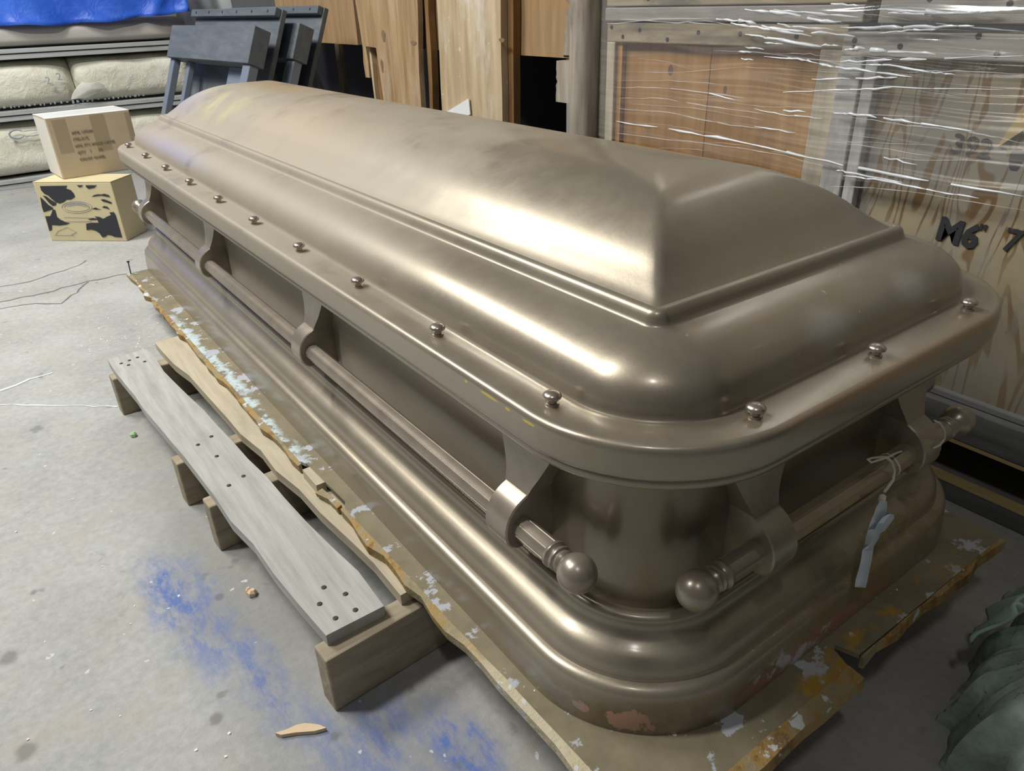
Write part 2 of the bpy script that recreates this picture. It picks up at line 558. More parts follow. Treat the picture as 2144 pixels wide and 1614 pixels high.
def mat_weathered_ply():
    t = NT('weathered_plywood')
    v = t.vec('MULTIPLY', t.pos(), (1, 1.25, 0.22))
    w1 = t.noise(1.7, 3, 0.5, vec=v, dist=0.6)
    lines = t.math('SINE', t.math('MULTIPLY', w1, 80.0))
    ln = t.step(lines, 0.25, 0.85)
    fade = t.step(t.noise(1.6, 3, 0.5, off=(2, 2, 5)), 0.30, 0.5)
    c = t.ramp(t.noise(1.2, 5, 0.6), [(0.38, (0.27, 0.255, 0.225)), (0.62, (0.37, 0.31, 0.195))])
    c = t.mix(t.math('MULTIPLY', ln, t.math('ADD', t.math('MULTIPLY', fade, 0.75), 0.2)), c, (0.19, 0.12, 0.055))
    dk = t.step(t.noise(5, 5, 0.7, vec=v, off=(3, 9, 4)), 0.62, 0.70)
    c = t.mix(t.math('MULTIPLY', dk, 0.7), c, (0.09, 0.085, 0.085))
    gz = t.step(t.noise(3.0, 4, 0.65, vec=v, off=(8, 1, 4)), 0.55, 0.62)
    c = t.mix(t.math('MULTIPLY', gz, 0.4), c, (0.32, 0.31, 0.30))
    ply_shade = t.blob((4.2, 0.4, -1.15), (1, 2.4, 1.0), 0.8, 0.25, 2.0)  # shade low on the crate, dimmed into the plywood colour
    c = t.mix(t.math('MULTIPLY', ply_shade, 0.65), c, (0.10, 0.085, 0.06))
    return t.out(c, 0.8, 0.0, 0.25)


M['bply'] = mat_weathered_ply()
t_ = NT('stencil_black')
M['stencil'] = t_.out(t_.mix(t_.step(t_.noise(7, 4, .6), .62, .82), (0.03, 0.03, 0.035), (0.22, 0.19, 0.13)), .8)
M['black_void'] = plain('dark_backing', (0.010, 0.010, 0.016), 0.9)  # near-black paints the shade behind the planks
M['pipe'] = plain('grey_pipe', (0.36, 0.35, 0.32), 0.5, 0.3)
M['frame_grey'] = wood('grey_painted_wood', (0.085, 0.098, 0.112), (0.13, 0.148, 0.165), 'y', (0.20, 0.22, 0.235), 0.35, 2.0, 0.55, rings=0.1)
M['frame_blue'] = plain('blue_grey_paint', (0.16, 0.19, 0.235), 0.5)
M['nail'] = plain('nail_dark', (0.05, 0.05, 0.05), 0.6, 0.5)


def mat_sack():
    t = NT('sack_paper')
    c = t.ramp(t.noise(1.4, 5, 0.6), [(0.3, (0.62, 0.605, 0.49)), (0.7, (0.80, 0.79, 0.69))])
    c = t.mix(t.math('MULTIPLY', t.step(t.noise(3, 5, 0.7, off=(4, 4, 1)), 0.55, 0.7), 0.35), c, (0.42, 0.39, 0.27))
    t.bump(t.noise(3.5, 4, 0.6, dist=0.8), 0.5, 0.02)
    return t.out(c, 0.7, 0.0, 0.3)


M['sack'] = mat_sack()
M['sack_in'] = plain('sack_lining', (0.86, 0.85, 0.78), 0.8)
M['slate'] = wood('grey_pallet_board', (0.36, 0.38, 0.38), (0.50, 0.52, 0.52), 'x', (0.27, 0.27, 0.26), 0.4, 2.0, rings=0.1)
M['bundle'] = plain('grey_cover', (0.50, 0.48, 0.45), 0.8, 0, 0.18, 1.2)
M['print_grey'] = plain('print_grey', (0.30, 0.34, 0.40), 0.8)
M['print_dark'] = plain('print_dark', (0.06, 0.065, 0.08), 0.8)


def mat_tarp():
    t = NT('blue_tarp')
    c = t.ramp(t.noise(1.0, 5, 0.6), [(0.3, (0.02, 0.085, 0.55)), (0.7, (0.055, 0.19, 0.80))])
    t.bump(t.noise(2.5, 5, 0.6, dist=1.0), 0.35, 0.02)
    return t.out(c, 0.42, 0.0, 0.4)


M['tarp'] = mat_tarp()
M['white_sheet'] = plain('white_sheeting', (0.78, 0.80, 0.82), 0.5, 0, 0.1, 2)
M['card'] = plain('card_brown', (0.52, 0.42, 0.28), 0.75, 0, 0.08, 3)
M['card_pale'] = plain('card_pale', (0.60, 0.52, 0.32), 0.75, 0, 0.06, 3)
M['card_light'] = plain('card_whitish', (0.74, 0.71, 0.62), 0.75, 0, 0.05, 3)  # paler card for the upper box's top and left side
t_ = NT('packing_tape')
t_.b.inputs['Alpha'].default_value = 0.22
M['tape'] = t_.out((0.46, 0.375, 0.255), 0.3, 0.0, 0.5)
t_ = NT('clear_tape')
M['tape_white'] = t_.out((0.80, 0.80, 0.80), 0.25, 0.0, 0.6)
M['ink'] = plain('carton_ink', (0.03, 0.032, 0.04), 0.7)
M['ink_soft'] = plain('carton_ink_soft', (0.25, 0.20, 0.15), 0.8)
M['ink_blue'] = plain('carton_ink_faint', (0.36, 0.34, 0.30), 0.8)
M['string'] = plain('string', (0.62, 0.57, 0.47), 0.85)
M['tag_paper'] = plain('tag_paper', (0.60, 0.67, 0.73), 0.5, 0, 0.25, 12)


def mat_green():
    t = NT('green_cloth')
    c = t.ramp(t.noise(2.5, 6, 0.65), [(0.32, (0.16, 0.18, 0.155)), (0.52, (0.31, 0.38, 0.34)), (0.7, (0.52, 0.63, 0.58))])
    dk = t.step(t.noise(7, 5, 0.7, stretch=(1, 2, 1)), 0.60, 0.66)
    c = t.mix(t.math('MULTIPLY', dk, 0.8), c, (0.045, 0.045, 0.05))
    t.bump(t.noise(5, 4, 0.6), 0.35, 0.01)
    return t.out(c, 0.7, 0.0, 0.3)


M['green'] = mat_green()
M['green_pale'] = plain('green_pale_cloth', (0.38, 0.52, 0.46), 0.7, 0, 0.25, 5)
M['chip'] = plain('chip_wood', (0.66, 0.50, 0.33), 0.8)
M['wall'] = plain('wall_paint', (0.30, 0.31, 0.32), 0.9)


def mat_film():
    m = bpy.data.materials.new('stretch_film')
    m.use_nodes = True
    t = m.node_tree
    t.nodes.clear()
    out = t.nodes.new('ShaderNodeOutputMaterial')
    tr = t.nodes.new('ShaderNodeBsdfTransparent')
    gl = t.nodes.new('ShaderNodeBsdfGlossy')
    gl.inputs['Roughness'].default_value = 0.10
    df = t.nodes.new('ShaderNodeBsdfDiffuse')
    df.inputs['Color'].default_value = (0.75, 0.78, 0.82, 1)
    a = t.nodes.new('ShaderNodeMixShader')
    a.inputs[0].default_value = 0.40
    b = t.nodes.new('ShaderNodeMixShader')
    b.inputs[0].default_value = 0.18
    t.links.new(gl.outputs[0], a.inputs[1])
    t.links.new(df.outputs[0], a.inputs[2])
    t.links.new(tr.outputs[0], b.inputs[1])
    t.links.new(a.outputs[0], b.inputs[2])
    t.links.new(b.outputs[0], out.inputs[0])
    return m


M['film'] = mat_film()


def mat_strand():
    t = NT('glint_fold')
    t.b.inputs['Alpha'].default_value = 0.8
    return t.out((0.84, 0.87, 0.92), 0.15, 0.0, 0.8)


M['strand'] = mat_strand()
t_ = NT('glint_fold_faint')
t_.b.inputs['Alpha'].default_value = 0.28
M['strand_faint'] = t_.out((0.84, 0.87, 0.92), 0.2, 0.0, 0.6)

# ================================================================== setting
fl = MB()
fl.add([V(-30, -20, -FZ), V(22, -20, -FZ), V(22, 34, -FZ), V(-30, 34, -FZ)], [(0, 1, 2, 3)])
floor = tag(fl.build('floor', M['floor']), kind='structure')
wb = MB()
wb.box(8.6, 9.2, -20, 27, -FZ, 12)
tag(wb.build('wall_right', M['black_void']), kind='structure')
wb = MB()
wb.box(-30, 9.2, 26.4, 27, -FZ, 12)
tag(wb.build('wall_back', M['wall']), kind='structure')


def strip(px, wpx, mat, name, z=-FZ + 0.004):
    mb = MB()
    pts = [Vector(ray(u, v, 2, z)) for u, v in px]
    # resample with jitter
    P = []
    for a, b in zip(pts[:-1], pts[1:]):
        n = max(2, int((b - a).length / 0.12))
        for k in range(n):
            q = a.lerp(b, k / n)
            q.x += random.gauss(0, 0.012)
            q.y += random.gauss(0, 0.02)
            P.append(q)
    P.append(pts[-1])
    L = []
    for i, q in enumerate(P):
        d = (P[min(i + 1, len(P) - 1)] - P[max(i - 1, 0)]).normalized()
        nrm = Vector((-d.y, d.x, 0))
        ww = wpx * (0.5 + random.random() * 0.8)
        L.append((q - nrm * ww, q + nrm * ww))
    vs = [V(*p) for ab in L for p in ab]
    fs = [(2 * i, 2 * i + 2, 2 * i + 3, 2 * i + 1) for i in range(len(L) - 1)]
    mb.add(vs, fs)
    return mb.build(name, mat, floor)


strip([(0, 600), (60, 590), (120, 570), (165, 555), (180, 545)], 0.014, M['crack'], 'crack')
strip([(0, 632), (70, 618), (130, 604), (185, 588), (265, 573)], 0.016, M['crack'], 'crack')
strip([(0, 646), (60, 636), (125, 635), (150, 618), (185, 590)], 0.013, M['crack'], 'crack')
strip([(0, 848), (100, 849), (246, 851)], 0.012, M['chalk'], 'chalk_line')
strip([(0, 818), (60, 795), (110, 780)], 0.02, M['chalk'], 'chalk_line')

# ================================================================== casket
W, L, CR = 3.11, 10.28, 0.60
casket = thing('casket', 'bronze metal casket with domed lid and handle bars, on a rusty skid', 'casket', V(W / 2, L / 2, -1.70))


def loop(b, z, r=None, n=18):
    r = max(CR + b if r is None else r, 0.004)
    x0, y0, x1, y1 = -b, -b, W + b, L + b
    out = []
    for cx, cy, a0 in ((x0 + r, y0 + r, 180), (x1 - r, y0 + r, 270), (x1 - r, y1 - r, 0), (x0 + r, y1 - r, 90)):
        for k in range(n + 1):
            a = math.radians(a0 + 90 * k / n)
            out.append(V(cx + r * math.cos(a), cy + r * math.sin(a), z))
    return out


base_prof = [(.0, -1.70), (.165, -1.70), (.166, -1.66), (.158, -1.56), (.150, -1.49), (.146, -1.465), (.138, -1.445), (.122, -1.428), (.100, -1.418), (.082, -1.416),
             (.078, -1.408), (.077, -1.398), (.074, -1.375), (.064, -1.345), (.048, -1.318), (.026, -1.296), (-.002, -1.278), (-.030, -1.262), (-.054, -1.240),
             (-.068, -1.212), (-.072, -1.188), (-.070, -1.172), (-.070, -1.160), (-.076, -1.146), (-.088, -1.136), (-.104, -1.132), (-.124, -1.139), (-.140, -1.155), (-.158, -1.165), (-.2, -1.17), (-.8, -1.17)]
mb = MB()
mb.loft([loop(b, z) for b, z in base_prof], True, True)
mb.build('base_moulding', M['bronze_base'], casket, 50)
mb = MB()
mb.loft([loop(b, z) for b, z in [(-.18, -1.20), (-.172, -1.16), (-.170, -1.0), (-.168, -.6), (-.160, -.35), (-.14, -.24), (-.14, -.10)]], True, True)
mb.build('body', M['bronze_shaded'], casket, 40)
# lower lip of the shell and the flange of the lid
mb = MB()
mb.loft([loop(b, z, 0.66 + b) for b, z in [(-.12, -.236), (.06, -.242), (.096, -.240), (.110, -.230), (.114, -.215), (.112, -.19), (.10, -.176), (-.12, -.17)]], True, True)
mb.build('body_lip', M['bronze'], casket, 40)
mb = MB()
mb.loft([loop(b, z, 0.66 + b) for b, z in [(-.10, -.178), (.10, -.178), (.126, -.176), (.136, -.170), (.141, -.158), (.143, -.14), (.143, -.05), (.141, -.03), (.134, -.014), (.122, -.004), (.106, 0), (-.07, 0), (-.13, -.002), (-.2, -.01)]], True, True)
rim = mb.build('lid_flange', M['bronze'], casket, 40)
# shoulder of the lid: corners tighten from the flange up to the moulding
sh = [(.085, -.004, .50), (.090, .004, .50), (.096, .010, .495), (.099, .03, .49), (.104, .065, .48), (.116, .103, .465), (.136, .138, .445), (.165, .170, .42), (.205, .201, .38), (.255, .229, .335), (.315, .252, .28), (.370, .267, .23), (.420, .278, .18),
      (.446, .283, .14), (.458, .286, .115), (.466, .292, .10), (.473, .304, .09), (.480, .322, .08), (.489, .340, .07), (.500, .351, .06), (.512, .357, .05), (.524, .358, .042), (.534, .354, .036), (.541, .350, .03), (.549, .349, .025), (.60, .345, .02)]
mb = MB()
mb.loft([loop(-c, z, r) for c, z, r in sh], False, True)
mb.build('lid_shoulder', M['bronze'], casket, 60)
# crown: hipped dome
fx = [0, .03, .095, .135, .205, .275, .355, .455, .555, .655, .805, 1.01, 2.0]
fz = [.345, .362, .411, .443, .505, .556, .604, .653, .690, .715, .738, .748, .750]


def smooth_interp(xs, ys):
    # monotone cubic (Fritsch-Carlson)
    xs, ys = np.array(xs, float), np.array(ys, float)
    h = np.diff(xs)
    d = np.diff(ys) / h
    m = np.zeros(len(xs))
    m[0], m[-1] = d[0], d[-1]
    for i in range(1, len(xs) - 1):
        m[i] = 0 if d[i - 1] * d[i] <= 0 else 3 * (h[i - 1] + h[i]) / ((2 * h[i] + h[i - 1]) / d[i - 1] + (h[i] + 2 * h[i - 1]) / d[i])

    def f(x):
        i = int(np.clip(np.searchsorted(xs, x) - 1, 0, len(xs) - 2))
        t = (x - xs[i]) / h[i]
        return ((1 + 2 * t) * (1 - t) ** 2 * ys[i] + t * (1 - t) ** 2 * h[i] * m[i] + t * t * (3 - 2 * t) * ys[i + 1] + t * t * (t - 1) * h[i] * m[i + 1])
    return f


fc = smooth_interp(fx, fz)
c0 = 0.545
hw = W / 2 - c0
offs = np.concatenate([np.linspace(0, .08, 6), np.linspace(.1, hw, 34)])
xs = np.concatenate([c0 + offs, (W - c0 - offs)[::-1][1:]])
ye = np.concatenate([np.linspace(0, .08, 6), np.linspace(.1, 1.3, 46), np.linspace(1.4, 2.4, 10)])
ys_ = np.concatenate([c0 + ye, np.linspace(c0 + 2.6, L - c0 - 2.6, 26), (L - c0 - ye)[::-1]])
vs, fs = [], []
for y in ys_:
    for x in xs:
        dx, dy = min(x - c0, W - c0 - x), min(y - c0, L - c0 - y)
        k = 0.035
        hh = max(k - abs(dx - dy), 0) / k
        d = max(min(dx, dy) - hh * hh * k * 0.25, 0.0)
        vs.append(V(x, y, fc(d)))
nx = len(xs)
for j in range(len(ys_) - 1):
    for i in range(nx - 1):
        a = j * nx + i
        fs.append((a, a + 1, a + nx + 1, a + nx))
mb = MB()
mb.add(vs, fs)
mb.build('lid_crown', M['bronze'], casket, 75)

# screws
sa = 0.638718693
sx2 = 0.608541485
se = 0.945613321
spots = [(0, sa + k) for k in range(10)] + [(W, sa + k) for k in range(10)] + [(sx2 + k * se, 0) for k in range(3)] + [(sx2 + k * se, L) for k in range(3)]
first = None
for x, y in spots:
    if first is None:
        mb = MB()
        mb.lathe(V(x, y, -.004), (0, 0, 1), [(0, .034 * S), (.012 * S, .033 * S), (.016 * S, .024 * S), (.030 * S, .023 * S), (.034 * S, .036 * S), (.040 * S, .044 * S), (.047 * S, .045 * S), (.056 * S, .041 * S), (.064 * S, .030 * S), (.068 * S, .012 * S)], 16)
        first = mb.build('lid_screw', M['screw'], casket, 40)
        f0 = (x, y)
    else:
        rep(first, (S * (x - f0[0]), S * (y - f0[1]), 0), casket)

# handle bars: fluted section, collars and ball tips
octo = []
for k in range(7):
    a = k * 2 * math.pi / 7
    for da, rr in ((-.395, .93), (-.345, 1.0), (-.18, .968), (0, .958), (.18, .968), (.345, 1.0), (.395, .93)):
        octo.append((math.cos(a + da) * rr, math.sin(a + da) * rr))
BX, BZ = -0.03, -0.83


def handle(axis, fixed, t0, t1, brackets, out):
    """axis 'y' runs along the long side at x=fixed; axis 'x' across the end at y=fixed. out = +-1 outward direction"""
    def P(t, o, z):   # t along, o distance inward from the bar axis
        return V(fixed - out * o, t, z) if axis == 'y' else V(t, fixed - out * o, z)
    mb = MB()
    mb.tube([P(t0 + (t1 - t0) * k / 40, 0, BZ) for k in range(41)], .066 * S, prof=octo)
    bar = mb.build('handle_bar', M['handle'], casket, 20, recalc=True)
    for t, s in ((t0, -1), (t1, 1)):
        ax = (P(t + s, 0, BZ) - P(t, 0, BZ)).normalized()
        pr = [(-.01, .060), (0, .072), (.018, .074), (.028, .064), (.036, .060), (.046, .068), (.058, .068), (.066, .058), (.074, .060), (.084, .066), (.094, .062), (.102, .056)]
        for k in range(13):
            a = math.radians(35 + (180 - 35) * k / 12)
            pr.append((.185 - .102 * math.cos(a), .100 * math.sin(a)))
        mb = MB()
        mb.lathe(P(t, 0, BZ), ax, [(h * S, r * S) for h, r in pr], 24)
        mb.build('ball_tip', M['handle'], bar, 50)
    for tb in brackets:
        mb = MB()
        st = [(-.20, .12, .235), (-.34, .106, .225), (-.42, .097, .200), (-.48, .087, .170), (-.54, .074, .140), (-.59, .058, .115), (-.645, .036, .096)]
        mb.loft([[P(tb - h, o, z), P(tb + h, o, z), P(tb + h, .24, z), P(tb - h, .24, z)] for z, o, h in st], True, True)
        prf = [(.038, -.642), (.010, -.655), (-.024, -.674), (-.054, -.700), (-.080, -.734), (-.098, -.774), (-.107, -.818), (-.106, -.862), (-.096, -.902), (-.076, -.932), (-.048, -.952), (-.012, -.960), (.03, -.952), (.08, -.940), (.13, -.952), (.24, -1.0), (.24, -.60), (.06, -.60)]
        rings = []
        for h, k in ((-.098, .0), (-.090, .010), (.090, .010), (.098, .0)):
            c = (.02, -.80)
            rings.append([P(tb + h, o + (o - c[0]) * (.0 if k else -.07) * (o < .05), z + (z - c[1]) * (.0 if k else -.06) * (o < .05), ) for o, z in prf])
        mb.loft(rings, True, True)
        mb.build('handle_bracket', M['handle'], casket, 35, recalc=True)


handle('y', BX, 0.60, 9.68, (0.95, 3.745, 6.55, 9.34), -1)
handle('y', W - BX, 0.60, 9.68, (0.95, 3.745, 6.55, 9.34), 1)
handle('x', BX + .015, 0.52, 2.60, (0.86, 2.27), -1)
handle('x', L - BX, 0.52, 2.60, (0.86, 2.27), 1)

# ================================================================== skid under the casket
ZS = -1.70
skid = thing('skid_panel', 'rusty paint-streaked skid panel with a torn edge under the casket', 'skid', V(1.5, 4.7, ZS - .09))
mb = MB()
out = [(-.235, -.375), (1.20, -.375), (1.30, -.36), (1.345, -.24), (1.38, -.23), (1.42, -.35), (3.09, -.375), (3.45, 9.75), (-.40, 9.78), (-.335, 3.55), (-.30, 3.47), (-.27, 2.80), (-.31, 2.72)]
ins = lambda k, z: [V(x, y, z) for x, y in out]
mb.loft([ins(0, ZS - .03), ins(0, ZS - .001)], True, True)
mb.build('sheet', M['skid'], skid, recalc=True)


def edge(x0, y0, x1, y1, wd, ztop, ht, rag=0.012):
    """rough edge strip from (x0, y0) to (x1, y1)"""
    mb = MB()
    a, b = Vector((x0, y0, 0)), Vector((x1, y1, 0))
    d = (b - a).normalized()
    n = Vector((d.y, -d.x, 0))
    m = max(2, int((b - a).length / .16))
    loops = []
    for k in range(m + 1):
        p = a.lerp(b, k / m)
        j = random.gauss(0, rag)
        q = p + n * (wd + j)
        zt = ztop + random.gauss(0, .004)
        loops.append([V(p.x, p.y, zt), V(q.x, q.y, zt - .012), V(q.x + n.x * .01, q.y + n.y * .01, ztop - ht + abs(random.gauss(0, rag * .7))), V(p.x, p.y, ztop - ht)])
    mb.loft(loops, True, True, flip=True)
    return mb.build('edge_strip', M['edge'], skid, recalc=True)


edge(-.235, -.40, -.31, 2.74, -.045, ZS + .002, .095)
edge(-.30, 2.80, -.33, 3.10, -.035, ZS - .02, .07)
edge(-.335, 3.50, -.40, 9.78, -.04, ZS + .001, .085)
edge(-.26, -.36, 1.30, -.36, .085, ZS + .003, .10)
edge(1.42, -.36, 3.09, -.375, .02, ZS + .001, .09)
mb = MB()
mb.box(-.36, -.28, 3.14, 3.42, ZS - .09, ZS - .004)
mb.build('wood_block', M['pale_wood'], skid)
mb = MB()
mb.lathe(V(-.40, 9.70, ZS), (0.05, 0, 1), [(0, .008 * S), (.17 * S, .008 * S), (.175 * S, .02 * S), (.19 * S, .02 * S)], 8)
mb.build('bent_nail', M['nail'], skid)

# ================================================================== pallet
ZP = -1.79
p0 = Vector((-.97, 1.70, 0))
pv = Vector((-.28, 4.95, 0)).normalized()
pu_ = Vector((pv.y, -pv.x, 0))
pallet = thing('pallet', 'weathered wooden pallet under the skid, grey outer board facing the floor', 'pallet', V(.8, 4.2, -FZ))
pallet['label'] = 'weathered wooden pallet with grey outer board, half under the casket'


def pal(u, v, z):
    q = p0 + pu_ * u + pv * v
    return V(q.x, q.y, z)


def pboard(u0, u1, v0, v1, z0, z1, name, mat, wob=0.012, n=14, skew=0.0):
    mb = MB()
    loops = []
    for k in range(n + 1):
        v = v0 + (v1 - v0) * k / n
        a, b = random.gauss(0, wob), random.gauss(0, wob)
        e = skew * (1 if k == 0 else 0)
        loops.append([pal(u0 + a, v, z0), pal(u1 + b, v + e, z0), pal(u1 + b, v + e, z1), pal(u0 + a, v, z1)])
    mb.loft(loops, True, True)
    return mb.build(name, mat, pallet, recalc=True)


ob = pboard(.055, .47, .03, 5.30, ZP - .09, ZP, 'deck_board', M['grey_wood'], skew=-.02)
pboard(.60, 1.06, .02, 5.42, ZP - .09, ZP, 'deck_board', M['pale_wood'])
for k in range(4):
    pboard(1.35 + .75 * k, 1.80 + .75 * k, 0, 5.3, ZP - .09, ZP, 'deck_board', M['pale_wood'], n=3)
for v in (0, 2.03, 2.83, 5.02):
    pboard(0, 4.35, v - .085, v + .085, -FZ, ZP - .09, 'bearer', M['bearer'], 0.004, 3) if False else None
for v in (0.01, 2.03, 2.84, 5.02):
    mb = MB()
    o = pal(0.0 if v < 4 else -.0, v - .085, -FZ)
    mb.hexa(o, pal(4.35, v - .085, -FZ) - o, pal(0, v + .085, -FZ) - o, Vector((0, 0, S * (FZ + ZP - .09))))
    mb.build('bearer', M['bearer'], pallet, bevel=0.003)
for u, v in ((.18, .12), (.31, .10), (.16, .30), (.33, .27), (.25, .42), (.2, 2.0), (.34, 2.05), (.22, 2.8), (.36, 2.86), (.28, 2.5), (.15, 5.08), (.24, 5.1), (.33, 5.12), (.2, 4.98), (.36, 4.95)):
    c = pal(u, v, ZP)
    mb = MB()
    mb.lathe(c - Vector((0, 0, .001)), (0, 0, 1), [(0, .0038), (.002, .0038), (.0025, .0025)], 7)
    mb.build('nail_head', M['nail'], pallet)

# ================================================================== cartons
FACE_LO = {}


def carton(name, label, x, y, z, yaw, wd, dp, ht, mat, side_mat, top_mat):
    u = Vector((math.cos(yaw), math.sin(yaw), 0)) * wd
    v = Vector((-math.sin(yaw), math.cos(yaw), 0)) * dp
    k = Vector((0, 0, ht))
    o = Vector((x, y, z))
    g = lambda a, b, c: V(*(o + u * a + v * b + k * c))
    t = thing(name, label, 'box', g(.5, .5, 0), 'cartons stacked behind the casket')
    mb = MB()
    mb.hexa(g(0, 0, 0), g(1, 0, 0) - g(0, 0, 0), g(0, 1, 0) - g(0, 0, 0), g(0, 0, 1) - g(0, 0, 0))
    b = mb.build('box_body', mat, t, bevel=0.003)
    # flaps on top
    for a0, a1, nm in ((0.0, .495, 'top_flap'), (.505, 1.0, 'top_flap')):
        mb = MB()
        e = Vector((0, 0, .003))
        mb.hexa(g(0, a0, 1), g(1, a0, 1) - g(0, a0, 1), g(0, a1, 1) - g(0, a0, 1), e)
        mb.build(nm, top_mat, t)
    return t, g


lo, glo = carton('cardboard_box', 'tan cardboard box with black leaf-like print, lower of the two on the floor', -.93, 15.098, -FZ, -.747, 1.589, .687, 1.128, M['card_pale'], M['card_pale'], M['card_pale'])
up, gup = carton('cardboard_box', 'taped brown cardboard box with lines of lettering, upper of the two', -.424, 14.89, -1.186, .097, 1.47, 1.01, 1.085, M['card'], M['card_light'], M['card_light'])
# printed pattern of the lower box (flat ink on its front)
H = hom([(10, 130), (1590, 120), (1850, 1330), (390, 1330)], [(0, 1), (1, 1), (1, 0), (0, 0)])
polys = [
    [(165, 200), (720, 190), (690, 250), (790, 285), (850, 360), (870, 430), (790, 485), (700, 490), (640, 540), (560, 570), (480, 540), (400, 470), (330, 400), (250, 360), (190, 290)],
    [(220, 400), (300, 420), (400, 500), (500, 560), (480, 610), (420, 620), (350, 560), (270, 460)],
    [(170, 430), (240, 490), (330, 590), (430, 660), (420, 690), (240, 750), (205, 640)],
    [(420, 690), (470, 700), (500, 840), (570, 900), (690, 960), (760, 970), (690, 1000), (560, 1020), (400, 1010), (400, 1110), (350, 1130), (300, 940), (270, 830), (370, 830), (400, 760)],
    [(910, 180), (1040, 180), (1010, 215), (960, 225)],
    [(1090, 180), (1320, 180), (1260, 235), (1150, 260), (1100, 220)],
    [(1195, 430), (1260, 385), (1340, 370), (1400, 375), (1460, 360), (1540, 385), (1580, 430), (1500, 420), (1400, 400), (1300, 410)],
    [(1380, 480), (1450, 475), (1540, 510), (1605, 545), (1580, 570), (1500, 540), (1420, 520)],
    [(1400, 650), (1440, 615), (1510, 630), (1555, 690), (1480, 660)],
    [(1200, 680), (1270, 645), (1330, 675), (1400, 690), (1290, 690)],
    [(1110, 890), (1200, 870), (1300, 870), (1240, 830), (1340, 840), (1420, 880), (1480, 840), (1570, 800), (1540, 750), (1630, 740), (1660, 800), (1760, 1250), (1620, 1240), (1560, 1210), (1480, 1200), (1440, 1240), (1380, 1250), (1330, 1170), (1260, 1120), (1170, 1095), (1080, 1110), (1075, 980), (1170, 960), (1320, 960), (1300, 900), (1160, 905)],
]
fl_n = (glo(0, 0, 0) - glo(0, 1, 0)).normalized()
mb = MB()
bmx = bmesh.new()
for k, pl in enumerate(polys):
    pts = [H(x, y) for x, y in pl]
    b0 = len(mb.v)
    q = [glo(a, 0, c) + fl_n * (0.0012 + 0.0001 * k) for a, c in pts]
    mb.add(q, [tuple(range(len(q)))])
mb.build('printed_pattern', M['ink'], lo, recalc=False)
bmx.free()
mb = MB()
for (cx, cy, rx, ry, th) in ((900, 640, 300, 120, .0010), (900, 640, 250, 85, .0008)):
    ring = []
    for a in np.linspace(0, 2 * math.pi, 33):
        uu, vv = H(cx + rx * math.cos(a), cy + ry * math.sin(a))
        ring.append(glo(uu, 0, vv) + fl_n * .0010)
    mb.tube(ring, th, 4)
for a, b in (((640, 850), (1230, 860)), ((640, 940), (1180, 930)), ((440, 1210), (830, 1215)), ((520, 1130), (700, 1050)), ((700, 1050), (880, 1150)), ((880, 1150), (760, 1210)), ((520, 1130), (470, 1200))):
    A, B = H(*a), H(*b)
    mb.tube([glo(A[0], 0, A[1]) + fl_n * .001, glo(B[0], 0, B[1]) + fl_n * .001], .0008, 4)
tag(mb.build('printed_line', M['ink_blue'], lo), kind='stuff')
# the emblem's arched dark centre
mb = MB()
pts = [H(x, y) for x, y in [(690, 635), (780, 585), (880, 560), (960, 560), (1060, 590), (1150, 635), (1060, 625), (950, 600), (860, 600), (770, 620)]]
mb.add([glo(a, 0, c) + fl_n * .0011 for a, c in pts], [tuple(range(len(pts)))])
mb.build('printed_emblem', M['print_grey'], lo)
# lettering and tape of the upper box
uu = (gup(1, 0, 0) - gup(0, 0, 0)).normalized()
vv = Vector((0, 0, 1))
fn = (gup(0, 0, 0) - gup(0, 1, 0)).normalized()
Hu = hom([(240, 310), (1930, 100), (2110, 1300), (580, 1555)], [(0, 1), (1, 1), (1, 0), (0, 0)])
for s_, (x, y), sz in (('MFG. UPRIM', (765, 630), .0145), ('(YBL-217)', (785, 765), .0140), ('MFG. STY. MOOD NOTES', (825, 905), .0132), ('QTY     1       PC', (870, 1045), .0145), ('COLOR CAMEL', (905, 1180), .0140)):
    a, c = Hu(x, y)
    for k, w_ in enumerate(s_.split()):
        if s_.startswith('QTY'):
            a2, c2 = Hu(*[(870, 1045), (1105, 1005), (1270, 980)][k])
            text(w_, gup(a2, 0, c2) + fn * .001, uu, vv, sz, M['ink_soft'], up, bold=.0003)
    if not s_.startswith('QTY'):
        text(s_, gup(a, 0, c) + fn * .001, uu, vv, sz, M['ink_soft'], up, bold=.0003)
for a0, a1, b0, b1 in ((.06, .22, .42, .98), (.50, .68, .38, 1.0), (.93, 1.0, .1, .98)):
    mb = MB()
    q = gup(a0, 0, b0) + fn * .0006
    mb.hexa(q, gup(a1, 0, b0) - gup(a0, 0, b0), gup(a0, 0, b1) - gup(a0, 0, b0), fn * .0003)
    mb.build('packing_tape', M['tape'], up)
mb = MB()
e = Vector((0, 0, .0032))
mb.hexa(gup(-.002, .2, 1) + e, gup(1.002, .2, 1) - gup(-.002, .2, 1), gup(0, .8, 1) - gup(0, .2, 1), Vector((0, 0, .0006)))
mb.build('packing_tape', M['tape_white'], up)
ln = (gup(0, 0, 0) - gup(1, 0, 0)).normalized()
mb = MB()
mb.hexa(gup(0, .03, .02) + ln * .0004, gup(0, .97, .02) - gup(0, .03, .02), gup(0, .03, .98) - gup(0, .03, .02), ln * .0006)
mb.build('side_panel', M['card_light'], up)

# ================================================================== sacks on pallets along the back
YB = 21.2


